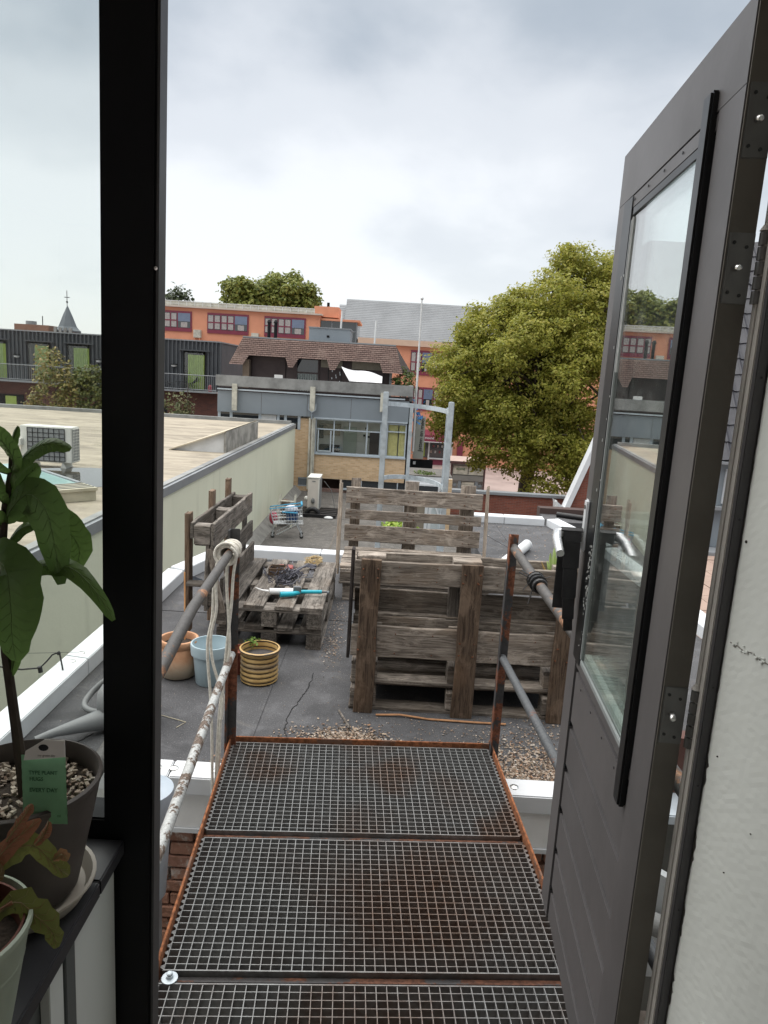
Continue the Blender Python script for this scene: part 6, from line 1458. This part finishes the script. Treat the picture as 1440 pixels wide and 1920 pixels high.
for k in range(5): bx('shutter_slat', M_post_pale, ki, 4.85, 5.65, 45.03, 45.09, -5.5 + k * .2, -5.32 + k * .2)
for x in (4.62, 5.70): bx('shutter_post', M_panel, ki, x, x + .18, 45.0, 45.095, -5.6, -4.46)
for x in (4.40, 6.02): MB().lathe([(0, 0), (.12, 0), (.12, .05), (0, .06)], 14, (x, 45.09, -4.75), Matrix.Rotation(math.pi / 2, 3, 'X')).build('wall_lamp', M_panel, ki)

# ================================================================== trees and shrubs
M_bark = plain('tree_bark', (.08, .065, .05), .9, 0, .3, 3, .4)
def tree(label, base, th, blobs, nclump, per, size, mat, seed, spread, name='broadleaf_tree', r0=.35, group='trees beyond the roofs', sub_=0):
    t = thing(name, label, 'tree', base, 0, group); b = Vector(base); rr = random.Random(seed)
    top_ = Vector((blobs[0][0][0], blobs[0][0][1], blobs[0][0][2] + .3))
    pts = [b.lerp(top_, k / 5) + Vector((rr.uniform(-.15, .15), rr.uniform(-.15, .15), 0)) * (0 < k < 5) for k in range(6)]
    MB().tube(pts, [r0 * (1 - .15 * k) for k in range(6)], 10).build('trunk', M_bark, t, smooth=True)
    if sub_:
        nb_ = []
        for c, r in blobs:
            nb_.append((c, tuple(x * .8 for x in r)))
            for k in range(sub_):
                v = Vector((rr.gauss(0, 1), rr.gauss(0, 1), rr.gauss(0.15, 1))).normalized(); q = rr.uniform(.26, .42)
                m_ = sum(r) / 3
                nb_.append(((c[0] + v.x * r[0] * .86, c[1] + v.y * r[1] * .86, c[2] + v.z * r[2] * .86), (m_ * q, m_ * q, m_ * q * .8)))
        fb_ = nb_
    else: fb_ = blobs
    cr_, cl = foliage('crown', t, fb_, nclump, per, size, mat, seed, spread)
    lm = MB()
    for c, r in blobs:
        for k in range(5):
            q = Vector(c) + Vector((rr.uniform(-.8, .8) * r[0], rr.uniform(-.8, .8) * r[1], rr.uniform(-.5, .8) * r[2]))
            s = pts[rr.choice((2, 3, 4))]; m_ = s.lerp(q, .5) + Vector((rr.uniform(-.3, .3), rr.uniform(-.3, .3), .2))
            lm.tube([s, m_, q], [r0 * .28, r0 * .16, r0 * .05], 5)
    lm.build('limb', M_bark, t)
    return t
M_plane = leafmat('plane_leaf', [(.17, .19, .035), (.25, .27, .045), (.32, .33, .06), (.39, .37, .075), (.28, .285, .06), (.43, .38, .09)], .5, .45)
big = [((7.9, 36.5, 5.7), (2.7, 2.6, 2.1)), ((9.2, 37, 4.9), (3.2, 3, 3.0)), ((5.4, 36, 4.0), (2.4, 2.4, 1.7)), ((3.7, 35.5, 2.7), (1.9, 2.0, 1.5)), ((3.9, 35.2, 1.2), (2.1, 2.2, 2.0)), ((3.1, 35.2, -.2), (1.2, 1.5, 1.0)),
       ((6.8, 35, 2.2), (3.4, 2.8, 3.0)), ((5.2, 36.5, 1.2), (2.2, 1.6, 2.4)), ((7.2, 36.8, 0), (2.8, 1.6, 2.2)), ((10, 36, 2.5), (3.4, 3, 3.8)), ((5.4, 34.8, -1.0), (1.9, 1.8, 1.4)), ((7.9, 34.5, -1.6), (2.2, 2.2, 2.2)), ((10.2, 35, -2.0), (2.4, 2.3, 2.2)), ((8.5, 36.5, 7.9), (.95, 1.0, .85)), ((9.8, 37, 7.6), (1.3, 1.5, 1.0)), ((6.2, 36.2, 5.5), (1.2, 1.2, 1.1))]
tree('huge yellow-green plane tree filling the view right of the ladder', (7.2, 36.5, -5.6), 9, big, 10500, 18, .076, M_plane, 2, .15, 'plane_tree', .42, sub_=14)
M_far = leafmat('far_leaf', [(.10, .135, .03), (.16, .19, .04), (.21, .235, .055), (.26, .27, .075)], .3)
tree('broad round treetop rising behind the orange building', (-15, 86, -5.6), 10, [((-15.6, 86, 10.4), (3.6, 3, 2.2)), ((-12.2, 86, 10.6), (2.6, 3, 2.3)), ((-18.4, 86, 10.2), (2.2, 2.5, 1.7)), ((-10.4, 86, 10.0), (1.7, 2, 1.5)), ((-15, 86, 8.2), (5.5, 3, 1.8))], 1500, 12, .22, M_far, 4, .30, sub_=8)
tree('small dark treetop at the left above the orange building railing', (-26.4, 90, -5.6), 10, [((-26.8, 90, 9.3), (1.5, 1.5, 1.6)), ((-27.5, 90, 8.3), (1.8, 1.5, 1.2))], 160, 10, .24, leafmat('dark_far_leaf', [(.04, .06, .03), (.07, .09, .04)], .3), 5, .4)
M_shr = leafmat('yellowing_leaf', [(.09, .11, .03), (.17, .17, .045), (.26, .22, .07), (.33, .25, .10), (.14, .15, .04)], .3)
def shrub(label, base, blobs, n, seed, name='columnar_shrub', mat=None, size=.085, per=9):
    t = thing(name, label, 'shrub', base, 0, 'shrubs behind the tan roof'); b = Vector(base)
    for k in range(3): MB().tube([b + Vector((.2 * (k - 1), 0, 0)), Vector(blobs[0][0]) + Vector((.5 * (k - 1), 0, .6 * k))], [.06, .02], 5).build('stem', M_bark, t)
    foliage('foliage', t, blobs, n, per, size, mat or M_shr, seed, .13)
shrub('tall yellowing shrub left of the black post, before the green curtains', (-15.8, 34, -5.6), [((-15.9, 34, -.2), (1.1, .8, 1.9)), ((-16.1, 34, 1.4), (.75, .7, .9)), ((-15.0, 34, -.4), (.8, .8, 1.4)), ((-16.9, 34, -1.0), (.6, .6, .9))], 420, 31)
shrub('dense greener shrub partly hidden by the black post', (-14.0, 34, -5.6), [((-14.0, 34, -.3), (1.1, .8, 1.6)), ((-13.3, 34, .2), (1.0, .8, 1.2)), ((-14.3, 34, .9), (.6, .6, .7))], 420, 32, mat=leafmat('greener_leaf', [(.045, .065, .02), (.08, .10, .025), (.13, .14, .035), (.2, .19, .06)], .3))
shrub('low brownish shrub at the far left beside the white outdoor unit', (-18.2, 33, -5.6), [((-17.7, 33, -1.5), (1.0, .8, .75)), ((-18.8, 33, -1.3), (.9, .8, .6))], 170, 33, 'low_shrub', leafmat('brownish_leaf', [(.10, .075, .04), (.17, .12, .06), (.12, .12, .04)], .3))
shrub('small upright shrub right of the black post before the brick wall', (-10.1, 34, -5.6), [((-10.1, 34, -.25), (.62, .5, .85)), ((-9.8, 34, -.6), (.5, .5, .6))], 110, 34, mat=leafmat('upright_leaf', [(.06, .08, .03), (.12, .13, .06), (.2, .19, .09)], .3), size=.07, per=7)
